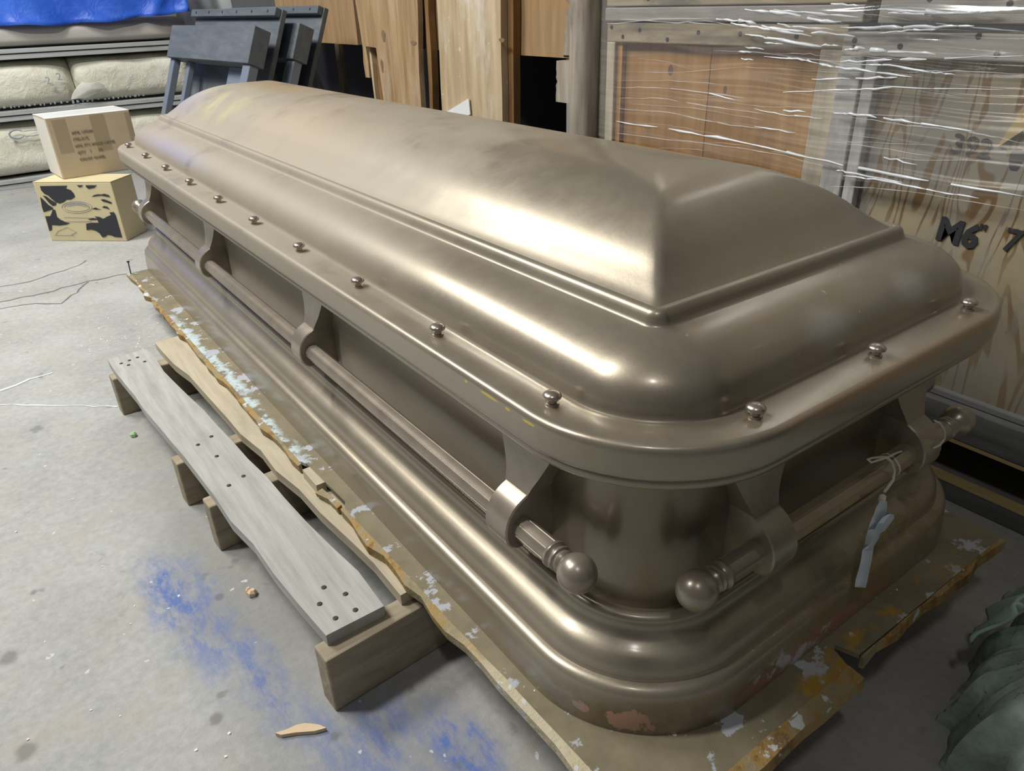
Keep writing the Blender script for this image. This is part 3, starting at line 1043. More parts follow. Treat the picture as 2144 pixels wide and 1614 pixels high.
def pillow(x0, x1, y0, y1, z0, z1, seed, amp=.05, nx=44, nz=16, ny=8, slump=.06):
    """a stuffed sack: rounded box with wrinkles"""
    r = np.random.default_rng(seed)
    mb = MB()
    ph = r.uniform(0, 6.28, (7, 3))
    fr = r.uniform(1.2, 5.5, (7, 2))
    cx, cy, cz = (x0 + x1) / 2, (y0 + y1) / 2, (z0 + z1) / 2
    hx, hy, hz = (x1 - x0) / 2, (y1 - y0) / 2, (z1 - z0) / 2
    pw = 5.0
    m = 40
    loops = []
    for i in range(nx + 1):
        s = -1 + 2 * i / nx
        e = (1 - abs(s) ** 9) ** (1 / 3.0) if abs(s) < 1 else 0.02
        e = max(e, 0.25)
        lp = []
        for j in range(m):
            a = 2 * math.pi * j / m
            ca, sa_ = math.cos(a), math.sin(a)
            q = (abs(ca) ** pw + abs(sa_) ** pw) ** (-1 / pw)
            yy, zz = ca * q, sa_ * q
            wv = sum(math.sin(fr[k][0] * (cx + s * hx) + fr[k][1] * (zz * hz + .6 * yy) * 1.7 + ph[k][0]) for k in range(7)) / 7
            d = 1 + amp * wv * (1.2 if yy < 0 else .5)
            bulge = 1 - slump * max(0, zz) ** 2
            lp.append(V(cx + s * hx, cy + yy * hy * d * (0.75 + .25 * e) * bulge, cz + zz * hz * (0.94 + .06 * e)))
        loops.append(lp)
    mb.loft(loops, True, True, flip=True)
    return mb


sk = {}
for nm, lab, a, seed in (
        ('l1a', 'lower cream paper sack with faint blue-grey oval logo, on the floor pallet', (-7.2, .55, YB, YB + 4, -2.10, -.74), 1),
        ('l1b', 'lower cream paper sack on the floor pallet, behind the stacked cardboard boxes', (.58, 3.95, YB + .02, YB + 4, -2.10, -.74), 2),
        ('l2a', 'upper cream paper sack stamped with two figures, under the grey bundle', (-7.2, 1.02, YB, YB + 4, -.50, .64), 3),
        ('l2b', 'upper cream paper sack with a torn white flap, beside the painted wooden frames', (1.04, 3.95, YB + .03, YB + 4, -.50, .64), 4)):
    mb = pillow(*a, seed)
    sk[nm] = tag(mb.build('paper_sack', M['sack'], None, 60, recalc=True), lab, 'sack', 'paper sacks stacked on pallets')


def spallet(z0, z1, label, lip=True):
    t = thing('stack_pallet', label, 'pallet', V(-1.9, YB + 2, z0), 'grey pallets between the sacks')
    h = z1 - z0
    mb = MB()
    mb.box(-7.3, 4.0, YB - .03, YB + .55, z0 + h * .58, z1)
    mb.build('deck_board', M['slate'], t, bevel=.002)
    mb = MB()
    mb.box(-7.3, 4.0, YB + .0, YB + .45, z0, z0 + h * .48)
    mb.build('bottom_board', M['slate'], t, bevel=.002)
    for x in (-7, -3.5, -.2, 3.2):
        mb = MB()
        mb.box(x, x + .2, YB + .06, YB + 4, z0 + h * .48, z0 + h * .58)
        mb.build('spacer', M['dark_wood'], t)
    for k in (1.2, 2.4, 3.5):
        mb = MB()
        mb.box(-7.3, 4.0, YB + k, YB + k + .45, z0 + h * .58, z1)
        mb.build('deck_board', M['slate'], t)
        mb = MB()
        mb.box(-7.3, 4.0, YB + k, YB + k + .45, z0, z0 + h * .48)
        mb.build('bottom_board', M['slate'], t)
    return t


spallet(-FZ, -2.10, 'lowest grey pallet, on the floor below the paper sacks')
spallet(-.73, -.50, 'grey pallet between the lower and the upper paper sacks')
spallet(.65, .88, 'grey pallet on the upper paper sacks, below the grey bundle')
mb = pillow(-7.3, 4.1, YB - .02, YB + 4, .88, 1.45, 9, .012, 40, 12, slump=.02)
tag(mb.build('covered_bundle', M['bundle'], None, 60, recalc=True), 'flat grey covered bundle with a brown stain, between pallet and blue tarp', 'bundle')

# stamped figures, logo, printed line, torn flap
fx_ = Vector((1, 0, 0))
text('2', V(.36, YB - .17, .06), fx_, vv, .050, M['print_grey'], sk['l2a'], 'stamped_figure', ext=.004)
text('2', V(.62, YB - .17, .13), fx_, vv, .050, M['print_grey'], sk['l2a'], 'stamped_figure', ext=.004)
mb = MB()
cx, cz = -.42, -1.03
arc = []
for a in np.linspace(0.5, 5.8, 26):
    arc.append(V(cx - .18 + .16 * math.cos(a), YB - .085, cz + .10 * math.sin(a)))
mb.tube(arc, [.002 + .003 * math.sin(math.pi * i / 25) for i in range(26)], 6)
mb.tube([V(cx - .02, YB - .085, cz - .07), V(cx + .15, YB - .085, cz - .075), V(cx + .32, YB - .085, cz - .05)], .002, 6)
mb.tube([V(cx - .02, YB - .085, cz + .05), V(cx + .15, YB - .085, cz + .055), V(cx + .32, YB - .085, cz + .05)], .002, 6)
mb.build('printed_logo', M['print_grey'], sk['l1a'])
mb = MB()
x = -1.4
while x < 2.6:
    wl = random.uniform(.02, .06)
    hl = random.uniform(.03, .06) if x < .8 or x > 1.3 else random.uniform(.06, .09)
    zc = -.40 + random.uniform(-.01, .01)
    mb.box(x, x + wl, YB - .062, YB - .05, zc - hl / 2, zc + hl / 2)
    x += wl + random.uniform(.05, .12)
tag(mb.build('printed_line', M['print_grey'], sk['l2a']), kind='stuff')
mb = MB()
fp = [(150, 208, -.05), (152, 198, -.10), (158, 188, -.16), (166, 178, -.20), (174, 172, -.24), (190, 174, -.22), (205, 172, -.18), (218, 178, -.12), (220, 184, -.10), (208, 192, -.16), (196, 198, -.16), (184, 204, -.12), (170, 206, -.12), (168, 190, -.22)]
pts = [V(*(np.array(ray(u, v, 1, YB + d)))) for u, v, d in fp]
cen = V(*ray(186, 186, 1, YB - .26))
n = 13
mb.add(pts[:13] + [cen] + [p + Vector((0, .012, 0)) for p in pts[:13]], [(i, (i + 1) % n, 13) for i in range(n)] + [(i, 14 + i, 14 + (i + 1) % n, (i + 1) % n) for i in range(n)])
mb.build('torn_flap', M['sack_in'], sk['l2b'], 60, recalc=True)

def cloth(fn, nu, nv, name, mat, parent=None, thick=0.002, smooth=70):
    mb = MB()
    vs = [fn(i / nu, j / nv) for j in range(nv + 1) for i in range(nu + 1)]
    fs = [(j * (nu + 1) + i, j * (nu + 1) + i + 1, (j + 1) * (nu + 1) + i + 1, (j + 1) * (nu + 1) + i) for j in range(nv) for i in range(nu)]
    mb.add(vs, fs)
    o = mb.build(name, mat, parent, smooth)
    md = o.modifiers.new('solid', 'SOLIDIFY')
    md.thickness = thick
    return o


def tarp(u, v):
    x = -7.3 + 11.45 * u
    low = 1.41 - .05 * math.sin(x * 1.1 + .5) + (.05 if x > 2.6 else 0) * (x - 2.6) + .02 * math.sin(x * 5)
    z = low + (3.6 - low) * v
    y = YB - .05 - .05 * math.sin(x * 3.1 + 2 * v) - .03 * math.sin(x * 7.3 + 1.3 * z * 4) - .10 * math.exp(-((x - 3.1 - .9 * (z - 1.4)) / .18) ** 2) - .08 * math.exp(-((x - 3.9 - .8 * (z - 1.4)) / .15) ** 2) - .12 * math.exp(-v * 12) * (1 + .5 * math.sin(x * 4))
    return V(x, y, z)


tag(cloth(tarp, 150, 24, 'tarpaulin', M['tarp']), 'bright blue tarpaulin draped over the pallet stack, folded at its corner', 'tarp')


def wsheet(u, v):
    x = 4.15 + 1.6 * u
    z = -FZ + 5.9 * v
    return V(x, 22.4 + .10 * math.sin(7 * u + 3 * v) + .06 * math.sin(19 * u + 8 * v), z)


tag(cloth(wsheet, 30, 40, 'plastic_sheet', M['white_sheet']), 'crumpled white plastic sheeting hanging beside the blue tarp', 'sheet')

# ================================================================== painted wooden frames
T = .419
A_ = -1.446
fw = Vector((math.cos(A_), math.sin(A_), 0))
bk = Vector((-math.sin(A_), math.cos(A_), 0))
fu = Vector((0, 0, math.cos(T))) + bk * math.sin(T)
fd = bk * math.cos(T) - Vector((0, 0, math.sin(T)))


def frame(label, o, hbot):
    """o: lower left front corner of the header block"""
    o = Vector(o)
    g = lambda a, b, c: V(*(o + fw * a + fu * b + fd * c))
    t = thing('painted_frame', label, 'frame', V(o.x, o.y - 1.9, -FZ), 'grey painted wooden frames leaning by the sacks')

    def bx(name, a0, a1, b0, b1, c0_, c1, mat, bev=.003):
        mb = MB()
        q = g(a0, b0, c0_)
        mb.hexa(q, g(a1, b0, c0_) - q, g(a0, b1, c0_) - q, g(a0, b0, c1) - q)
        return mb.build(name, mat, t, bevel=bev)
    bx('header_block', 0, 3.87, 0, .658, 0, .32, M['frame_grey'])
    bx('panel', -.28, 3.62, -1.4, 1.17, .56, .66, M['frame_grey'])
    bt = bx('batten', -.276, 3.594, 1.009, 1.163, .44, .56, M['frame_grey'])
    for k in range(6):
        c = g(.0 + k * .66, 1.09, .44)
        mb = MB()
        mb.lathe(c + (g(0, 0, 1) - g(0, 0, 0)).normalized() * .001, g(0, 0, -1) - g(0, 0, 0), [(0, .006), (.002, .006)], 8)
        nh = mb.build('nail_head', M['nail'], bt)
    ub = -(o.z + FZ) / math.cos(T)
    bx('leg', .03, .24, ub + .06, 0, .08, .22, M['frame_blue'])
    bx('leg', .62, .78, ub + .12, 0, .2, .32, M['frame_blue'])
    bx('leg', 2.45, 3.05, ub + .15, 0, .3, .40, M['frame_blue'])
    bx('leg', 3.55, 3.84, ub + .06, 0, .06, .24, M['frame_blue'])
    # prop behind
    mb = MB()
    a, b = o + fw * 3.2 + fu * .2 + fd * .66, o + fw * 3.2 + bk * 1.6
    mb.tube([V(*a), V(b.x, b.y, -FZ + .02)], .02, 4)
    mb.build('prop_leg', M['frame_grey'], t)
    return t


frame('dark grey painted wooden frame with thick header block, nearest the cardboard boxes', (2.32, 16.65, .72), 0)
o2 = Vector((2.32, 16.65, .72)) + fw * -.1 + fd * .86 + fu * .39
frame('dark grey painted wooden frame half hidden, between its twin and the planks', o2, 0)

# ================================================================== plank partition
part = thing('plank_partition', 'rough brown plank partition with dark gaps behind the casket', 'partition', V(5.3, 11, -FZ))


def wobox(name, x0, x1, ya, yb, z0, z1, mat, parent, ya2=None, yb2=None, wob=.01, n=10):
    """upright board whose edges run from (ya, yb) at the bottom to (ya2, yb2) at the top"""
    ya2 = ya if ya2 is None else ya2
    yb2 = yb if yb2 is None else yb2
    mb = MB()
    loops = []
    for k in range(n + 1):
        t = k / n
        z = z0 + (z1 - z0) * t
        a = ya + (ya2 - ya) * t + random.gauss(0, wob)
        b = yb + (yb2 - yb) * t + random.gauss(0, wob)
        loops.append([V(x0, a, z), V(x1, a, z), V(x1, b, z), V(x0, b, z)])
    mb.loft(loops, True, True)
    return mb.build(name, mat, parent, recalc=True)


mb = MB()
lp = []
for z, a, b in ((-FZ, 10.75, 12.05), (-1, 10.73, 12.08), (0, 10.68, 12.15), (.5, 10.66, 12.2), (.86, 10.62, 12.24), (.88, 10.62, 12.80), (1.3, 10.55, 12.86), (1.8, 10.5, 12.92), (3.0, 10.35, 13.0)):
    lp.append([V(5.10, a, z), V(5.20, a, z), V(5.20, b, z), V(5.10, b, z)])
mb.loft(lp, True, True)
mb.build('plank', M['plank'], part, recalc=True)
wobox('plank_edge', 5.21, 5.34, 10.60, 10.72, -FZ, 3.0, M['edge_wood'], part, 10.25, 10.38)
wobox('plank', 5.08, 5.20, 8.22, 10.02, -FZ, 3.0, M['plank_pale'], part, 8.02, 9.80)
wobox('plank_edge', 5.21, 5.34, 8.10, 8.26, -FZ, 3.0, M['edge_wood'], part, 7.90, 8.05)
wobox('board_panel', 5.36, 5.46, 6.55, 13.0, .86, 3.2, M['sheet'], part, wob=.006)
wobox('board_panel', 5.36, 5.46, 13.55, 17.9, .86, 3.2, M['sheet'], part, wob=.006)
wobox('peeled_edge', 5.33, 5.36, 6.56, 6.92, .90, 3.2, M['post'], part, wob=.05, n=26)
wobox('slat', 5.25, 5.35, 12.95, 13.14, .28, 3.0, M['plank'], part, 13.0, 13.16)
wobox('slat', 5.22, 5.30, 12.72, 12.80, -FZ, .88, M['plank_pale'], part)
wobox('slat', 5.25, 5.33, 12.36, 12.42, -FZ, .84, M['plank'], part)
wobox('slat', 5.30, 5.36, 12.48, 12.72, -FZ, .86, M['edge_wood'], part)
wobox('slat', 5.30, 5.40, 14.4, 14.6, -FZ, .86, M['dark_wood'], part)
wobox('wood_block', 5.0, 5.2, 6.4, 6.72, .34, .86, M['post'], part)
mb = MB()
loops = []
for k in range(16):
    z = -FZ + 5.6 * k / 15
    loops.append([V(4.92 + .24 * math.cos(a) * (1 + .05 * math.sin(3 * a + z)) , 5.98 + .22 * math.sin(a) * (1 + .06 * math.cos(2 * a + 2 * z)) + .07 * (z > 9), z) for a in np.linspace(0, 2 * math.pi, 16, endpoint=False)])
mb.loft(loops, True, True)
tag(mb.build('timber_post', M['post'], None, 60, recalc=True), 'rough grey round timber post between planks and crates', 'post')
mb = MB()
mb.lathe(V(5.55, 7.0, -FZ), (0, 0, 1), [(0, .10 * S), (3.6 * S, .10 * S)], 14)
tag(mb.build('metal_pipe', M['pipe'], None, 50), 'thin grey pipe upright in the dark gap beside the timber post', 'pipe')
mb = MB()
mb.box(4.9, 5.6, 5.15, 5.72, -FZ, 3.0)
tag(mb.build('dark_timber', M['dark_wood'], None), 'dark timber upright squeezed between grey post and left crate', 'timber')
for u, v, ry, rz in ((803, 75, .07, .10), (866, 90, .10, .035), (800, 138, .05, .12), (1052, 84, .07, .03)):
    mb = MB()
    q = ray(u, v, 0, 5.098 if u < 900 else 5.078)
    kx = 5.094 if u < 900 else 5.062
    mb.add([V(kx, q[1] + ry * math.cos(a) * (1 + .15 * math.sin(3 * a)), q[2] + rz * math.sin(a)) for a in np.linspace(0, 2 * math.pi, 16, endpoint=False)], [tuple(range(16))[::-1]])
    mb.build('knot', M['knot_soft'], part)
# black box added behind the partition to keep its gaps dark
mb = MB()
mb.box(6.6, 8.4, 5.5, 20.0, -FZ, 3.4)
mb.build('dark_backdrop', M['black_void'], None, bevel=.01)
tag(bpy.data.objects['dark_backdrop'], 'black cabinet seen through the gaps between the planks', 'backdrop')

mb = MB()
pp = [ray(u, v, 0, 5.04) for u, v in ((932, 236), (981, 206), (984, 240), (960, 246))]
mb.loft([[V(*p) for p in pp], [V(p[0] + .02, p[1], p[2]) for p in pp]], True, True)
tag(mb.build('paper_scrap', M['white_sheet'], None, recalc=True), 'white torn paper corner against the pale plank, above the casket lid', 'paper')

# ================================================================== crates
XA, XB = 4.32, 4.20


def bar(name, x0, x1, y0, y1, z0, z1, mat, parent, bev=.0025):
    mb = MB()
    mb.box(x0, x1, y0, y1, z0, z1)
    return mb.build(name, mat, parent, bevel=bev)


def nails(parent, x, pts, r=.006):
    f = None
    for y, z in pts:
        z += random.uniform(-.03, .03)
        if f is None:
            mb = MB()
            mb.lathe(V(x, y, z) + Vector((.001, 0, 0)), (-1, 0, 0), [(0, r * .8), (.0016, r * .8)], 7)
            f, f0 = mb.build('nail_head', M['nail'], parent), V(x, y, z)
        else:
            c = rep(f, V(x, y, z) - f0, parent)
    return f


ca = thing('wooden_crate', 'wooden crate with orange plywood face and knots, beside the timber post', 'crate', V(XA + 2, 3.5, -FZ), 'shipping crates under stretch film')
bar('top_rail', XA, XA + .12, 2.12, 5.00, 1.165, 1.36, M['rail'], ca)
bar('bottom_rail', XA, XA + .12, 2.12, 5.00, -FZ, -2.05, M['rail'], ca)
bar('stile', XA, XA + .12, 4.87, 5.00, -2.05, 1.165, M['stile'], ca)
bar('stile', XA, XA + .12, 2.12, 2.35, -2.05, 1.165, M['stile'], ca)
bar('inner_stile', XA + .04, XA + .12, 4.79, 4.868, -2.05, 1.165, M['ply'], ca, 0)
bar('plywood_panel', XA + .10, XA + .16, 3.60, 4.79, -2.05, 1.165, M['ply'], ca, .001)
bar('plywood_panel', XA + .10, XA + .16, 2.35, 3.592, -2.05, 1.165, M['ply'], ca, .001)
bar('crate_body', XA + .165, XA + 3.6, 2.14, 4.99, -2.28, 1.34, M['rail'], ca)
mb = MB()
for (u, v, r) in ((1404, 147, .045), (1518, 188, .028)):
    mb = MB()
    q = ray(u, v, 0, XA + .099)
    mb.add([V(XA + .0985, q[1] + r * .8 * math.cos(a), q[2] + r * 1.25 * math.sin(a)) for a in np.linspace(0, 2 * math.pi, 14, endpoint=False)], [tuple(range(14))[::-1]])
    mb.build('knot', M['knot'], ca)
nails(ca, XA, [(4.93, 1.29), (4.75, 1.24), (4.5, 1.27), (4.1, 1.22), (3.7, 1.28), (3.2, 1.25), (2.6, 1.24)])
q0, q1 = ray(1289, 115, 0, XA), ray(1284, 200, 0, XA)
ca2 = thing('wooden_crate', 'yellowish wooden crate on top of the orange plywood crate', 'crate', V(XA + 2, 3.5, 1.36), 'shipping crates under stretch film')
bar('bottom_rail', XA - .02, XA + .12, 2.0, 5.02, 1.37, 1.50, M['grail'], ca2)
bar('lower_board', XA, XA + .12, 2.0, 5.02, 1.51, 1.85, M['rail'], ca2)
bar('stile', XA, XA + .12, 4.8, 5.02, 1.86, 3.6, M['stile'], ca2)
bar('stile', XA, XA + .12, 2.0, 2.2, 1.86, 3.6, M['stile'], ca2)
bar('plywood_panel', XA + .1, XA + .16, 2.0, 5.0, 1.5, 3.6, M['rail'], ca2)
bar('crate_body', XA + .165, XA + 3.6, 2.0, 5.0, 1.38, 3.6, M['rail'], ca2)
nails(ca2, XA, [(4.4, 1.6), (4.1, 1.62), (3.6, 1.64), (3.0, 1.6)], .007)
cb = thing('wooden_crate', 'grey weathered plywood crate stencilled 392, right of the orange crate', 'crate', V(XB + 2, 0, -1.46), 'shipping crates under stretch film')
bar('top_rail', XB, XB + .13, -3.5, 2.08, 1.135, 1.31, M['grail'], cb)
bar('stile', XB, XB + .13, 1.88, 2.08, -1.46, 1.135, M['gstile'], cb)
bar('stile', XB + .02, XB + .13, 1.76, 1.868, -1.46, 1.135, M['gstile'], cb)
bar('bottom_rail', XB + .05, XB + .13, -3.5, 1.75, -1.46, -1.40, M['runner'], cb)
bar('plywood_panel', XB + .10, XB + .16, -3.5, 1.76, -1.46, 1.135, M['bply'], cb, .001)
bar('crate_body', XB + .165, XB + 3.6, -3.5, 2.06, -1.45, 1.30, M['rail'], cb)
nails(cb, XB, [(1.98, 1.2), (1.98, 1.27), (1.6, 1.23), (1.05, 1.28), (.62, 1.2), (.9, 1.21)], .006)
XP = XB + .10
q = Vector(ray(1988, 322, 0, XP))
q2 = Vector(ray(2085, 330, 0, XP))
ys = Vector((0, -1, -.06))
text('392', V(*ray(1987, 317, 0, XP)) + Vector((-.001, 0, 0)), ys, vv, .042, M['stencil'], cb, 'stencil_lettering', bold=.0005)
text('M6', V(*ray(1958, 497, 0, XP)) + Vector((-.001, 0, 0)), ys, vv, .052, M['stencil'], cb, 'stencil_lettering', bold=.0022)
text('"', V(*ray(2042, 500, 0, XP)) + Vector((-.001, 0, 0)), ys, vv, .036, M['stencil'], cb, 'stencil_lettering', bold=.0004)
text('7', V(*ray(2095, 520, 0, XP)) + Vector((-.001, 0, 0)), ys, vv, .050, M['stencil'], cb, 'stencil_lettering', bold=.001)
mb = MB()
c = ray(2128, 335, 0, XP - .002)
mb.add([V(c[0], c[1] + .05 * math.cos(a) * (1 + .2 * math.sin(3 * a)), c[2] + .09 * math.sin(a) * (1 + .15 * math.cos(2 * a))) for a in np.linspace(0, 2 * math.pi, 18, endpoint=False)], [tuple(range(18))[::-1]])
mb.build('knot', M['stencil'], cb)
# diagonal yellow brace
a, b, c, d = (ray(*p, 0, XB + .06) for p in ((2088, 308), (2144, 272), (2200, 205), (2150, 215)))
mb = MB()
qa = [V(*p) for p in (a, b, ray(2240, 210, 0, XB + .06), ray(2235, 120, 0, XB + .06), ray(2144, 222, 0, XB + .06), ray(2112, 270, 0, XB + .06))]
qb = [p + Vector((.04 * S, 0, 0)) for p in qa]
mb.loft([qa, qb], True, True)
mb.build('diagonal_brace', M['yellow_wood'], cb, recalc=True)
cb2 = thing('wooden_crate', 'nailed grey crate on top of the crate stencilled 392', 'crate', V(XB + 2, 0, 1.31), 'shipping crates under stretch film')
bar('bottom_rail', XB, XB + .13, -3.5, 1.82, 1.37, 1.75, M['grail'], cb2)
bar('skid_runner', XB + .05, XB + .3, -3.5, 1.82, 1.315, 1.37, M['runner'], cb2)
bar('stile', XB, XB + .13, 1.60, 1.82, 1.76, 3.6, M['gstile'], cb2)
bar('crate_body', XB + .135, XB + 3.6, -3.5, 1.82, 1.38, 3.6, M['rail'], cb2)
nails(cb2, XB, [(1.45, 1.53), (.9, 1.48), (.5, 1.47), (1.7, 1.6), (.2, 1.5)], .006)
cp = thing('crate_pallet', 'dark low pallet under the crate stencilled 392', 'pallet', V(XB + 2, 0, -FZ))
bar('deck_board', XB - .02, XB + .5, -3.5, 2.06, -1.755, -1.462, M['runner'], cp)
bar('deck_edge', XB - .015, XB + .4, -3.5, 2.06, -1.79, -1.757, M['yellow_wood'], cp, 0)
bar('bottom_board', XB - .03, XB + .5, -3.5, 2.06, -FZ, -2.16, M['runner'], cp)
bar('bottom_board_edge', XB - .035, XB + .1, -3.5, 2.06, -2.158, -2.145, M['yellow_wood'], cp, 0)
for y in (-3.0, -.9, 1.5):
    bar('bearer', XB + .6, XB + 1.0, y, y + .4, -2.14, -1.80, M['dark_wood'], cp)
bar('backing', XB + 1.05, XB + 3.4, -3.5, 2.06, -FZ, -1.47, M['dark_wood'], cp)

# ================================================================== stretch film


def film_x(y):
    # taut sheet: from the left crate's corner over the right crate's corner
    xa, xb = XA - .035, XB - .035
    if y > 2.1:
        return xb + (xa - xb) * (y - 2.1) / 2.9
    return xb


fph = rng.uniform(0, 6.28, 12)
ffz = rng.uniform(9, 60, 12)
ffy = rng.uniform(-1.6, 1.6, 12)


def film_low(y):
    return .165 if y > 2 else .165 + (2 - y) * .06


def film(u, v):
    y = 5.05 - 6.6 * u
    zl = film_low(y)
    z = zl + (3.2 - zl) * v
    wv = sum(math.sin(ffz[k] * z + ffy[k] * y * 1.5 + fph[k]) for k in range(12)) / 3.5
    amp = .003 + .026 * math.exp(-((z - 1.38) / .38) ** 2) * math.exp(-((y - 1.6) / 1.3) ** 2)
    return V(film_x(y) - .012 - amp * (.9 + .5 * wv), y, z + .01 * math.sin(5 * y))


fo = thing('stretch_film', 'clear shiny stretch film wrapped around the stacked crates', 'film', V(XB, 2, .2))
cloth(film, 60, 220, 'film_sheet', M['film'], fo, thick=0.0, smooth=180).modifiers.clear()
# film folds as whitish tubes that also paint its glints: (px points, radius, faint?)
ST = [([(1290, 182), (1370, 183), (1460, 192), (1560, 205)], .012, 1), ([(1292, 170), (1400, 168), (1500, 176)], .008, 1), ([(1300, 206), (1380, 205), (1480, 222), (1600, 238)], .012, 1),
      ([(1295, 228), (1400, 236), (1530, 262), (1660, 275)], .012, 1), ([(1290, 255), (1400, 270), (1530, 292), (1735, 340), (1900, 372), (2144, 411)], .018, 0), ([(1290, 278), (1400, 292), (1520, 305), (1640, 326), (1740, 352)], .010, 1),
      ([(1485, 195), (1540, 210)], .010, 0), ([(1580, 228), (1650, 242), (1722, 248)], .010, 0), ([(1640, 232), (1720, 236)], .012, 0), ([(1580, 265), (1665, 278)], .010, 0),
      ([(1745, 236), (1780, 238), (1850, 247), (1950, 262), (2040, 275)], .014, 0), ([(1780, 245), (1900, 262), (2010, 274)], .009, 1), ([(1750, 358), (1770, 360), (1890, 382)], .012, 0), ([(1765, 368), (1830, 376), (1940, 397), (2050, 415)], .012, 0),
      ([(1650, 120), (1700, 130), (1740, 139), (1790, 145), (1910, 161)], .014, 0), ([(1700, 166), (1780, 165), (1840, 162), (1905, 163)], .012, 0), ([(1640, 193), (1780, 188), (1870, 183), (2100, 188)], .010, 0),
      ([(1760, 130), (1850, 126), (1940, 124), (2144, 116)], .016, 0), ([(1770, 104), (1800, 102), (1860, 108), (1960, 114)], .026, 0), ([(1805, 136), (1860, 137), (1950, 152), (2000, 156)], .012, 0),
      ([(1500, 40), (1560, 46), (1620, 60), (1700, 68), (1790, 76)], .022, 0), ([(1560, 20), (1650, 28), (1720, 44), (1790, 48)], .024, 0), ([(1620, 20), (1700, 28), (1800, 36)], .014, 0), ([(1740, 8), (1800, 12)], .018, 0),
      ([(1560, 72), (1640, 84), (1720, 96), (1760, 96)], .016, 0), ([(1530, 48), (1600, 60), (1700, 76)], .018, 0), ([(1628, 50), (1660, 56), (1745, 62)], .014, 0), ([(1840, 18), (1900, 24), (2000, 28), (2090, 24)], .022, 0), ([(1860, 28), (1950, 30), (2040, 28)], .018, 0),
      ([(1760, 58), (1850, 58), (1960, 56), (2040, 54)], .016, 0), ([(1840, 70), (1900, 64), (1965, 60)], .014, 0), ([(1300, 40), (1400, 46), (1500, 50)], .014, 1), ([(1270, 50), (1380, 40), (1500, 38)], .012, 1), ([(1600, 80), (1720, 98)], .018, 0), ([(1600, 90), (1640, 92)], .012, 0),
      ([(1960, 48), (2040, 58), (2144, 66)], .012, 1), ([(1760, 300), (1860, 312), (1960, 330)], .008, 1), ([(1850, 330), (1920, 345)], .01, 0), ([(1950, 262), (2060, 282), (2144, 300)], .009, 1), ([(1900, 150), (2000, 148), (2144, 155)], .012, 1),
      ([(1740, 390), (1800, 392), (1900, 400), (2144, 440)], .009, 1), ([(1600, 118), (1690, 126)], .008, 0), ([(1560, 98), (1600, 104)], .01, 0), ([(1546, 108), (1574, 110)], .012, 0), ([(1552, 123), (1577, 126)], .012, 0),
      ([(1300, 150), (1420, 152), (1560, 140), (1700, 148)], .006, 1), ([(1320, 218), (1450, 226), (1600, 252)], .006, 1)]
for k in range(34):
    u0 = random.uniform(1290, 1950)
    v0 = random.uniform(10, 330)
    ST.append(([(u0, v0), (u0 + 60, v0 + random.uniform(0, 8)), (u0 + random.uniform(90, 260), v0 + random.uniform(4, 26))], random.uniform(.003, .007), 1))
for px, r, faint in ST:
    P_ = []
    for u, v in px:
        q = ray(u, v, 0, XB - .05)
        for _ in range(3):
            q = ray(u, v, 0, film_x(q[1]) - .022)
        P_.append(q)
    pts = []
    for a, b in zip(P_[:-1], P_[1:]):
        for j in range(5):
            t = j / 5
            q = np.array(a) * (1 - t) + np.array(b) * t
            pts.append(V(q[0], q[1], q[2] + random.gauss(0, .003)))
    pts.append(V(*P_[-1]))
    n = len(pts)
    rs = [S * r * (.45 if faint else .78) * (.25 + .75 * math.sin(math.pi * (i + .3) / (n - .4)) ** .6) * random.uniform(.45, 1.45) for i in range(n)]
    i0 = 0
    while i0 < n - 2:
        i1 = min(n - 1, i0 + (random.randint(3, 7) if not faint else random.randint(6, 14)))
        if n - 1 - i1 < 2:
            i1 = n - 1
        mb = MB()
        mb.tube(pts[i0:i1 + 1], rs[i0:i1] + [rs[i1] * .3], 6)
        mb.build('glint_fold', M['strand_faint' if faint else 'strand'], fo, 80)
        i0 = i1 if random.random() < .65 else i1 + 1

# ================================================================== tag, chips, green cloth
yb = -.105
tg = thing('paper_tag', 'crumpled bluish paper tag tied by string to the end handle bar', 'tag', V(1.68, yb - .05, -1.45))
mb = MB()
for px, r in (([(1817, 962, -.08), (1824, 968, -.09), (1840, 963, -.09), (1858, 958, -.09), (1873, 950, -.05), (1887, 945, -.03)], .006), ([(1817, 962, -.08), (1826, 959, -.07), (1842, 957, -.07), (1858, 957, -.085)], .006),
              ([(1856, 958, -.09), (1866, 966, -.10), (1873, 985, -.11), (1870, 1005, -.115), (1858, 1022, -.12), (1851, 1030, -.122)], .008)):
    mb.tube([V(*ray(u, v, 1, d)) for u, v, d in px], r * S, 6)
mb.lathe(V(*ray(1849, 1035, 1, -.125)), (0, 0, -1), [(0, .006 * S), (.01 * S, .02 * S), (.05 * S, .022 * S), (.07 * S, .014 * S), (.12 * S, .018 * S)], 8)
for s in (-1,):
    ring = []
    c = ray(1866, 975, 1, BX)
    for a in np.linspace(0, 2 * math.pi, 17):
        ring.append(V(c[0] + .01 * math.sin(2 * a), BX + .015 + .068 * math.cos(a), BZ + .068 * math.sin(a)))
    mb.tube(ring, .006 * S, 6)
mb.tube([V(*ray(u, v, 1, d)) for u, v, d in ((1956, 880, -.10), (1968, 886, -.12), (1977, 900, -.13), (1978, 918, -.13), (1968, 932, -.13), (1954, 938, -.12))], .006 * S, 6)
mb.build('string', M['string'], tg, 60)


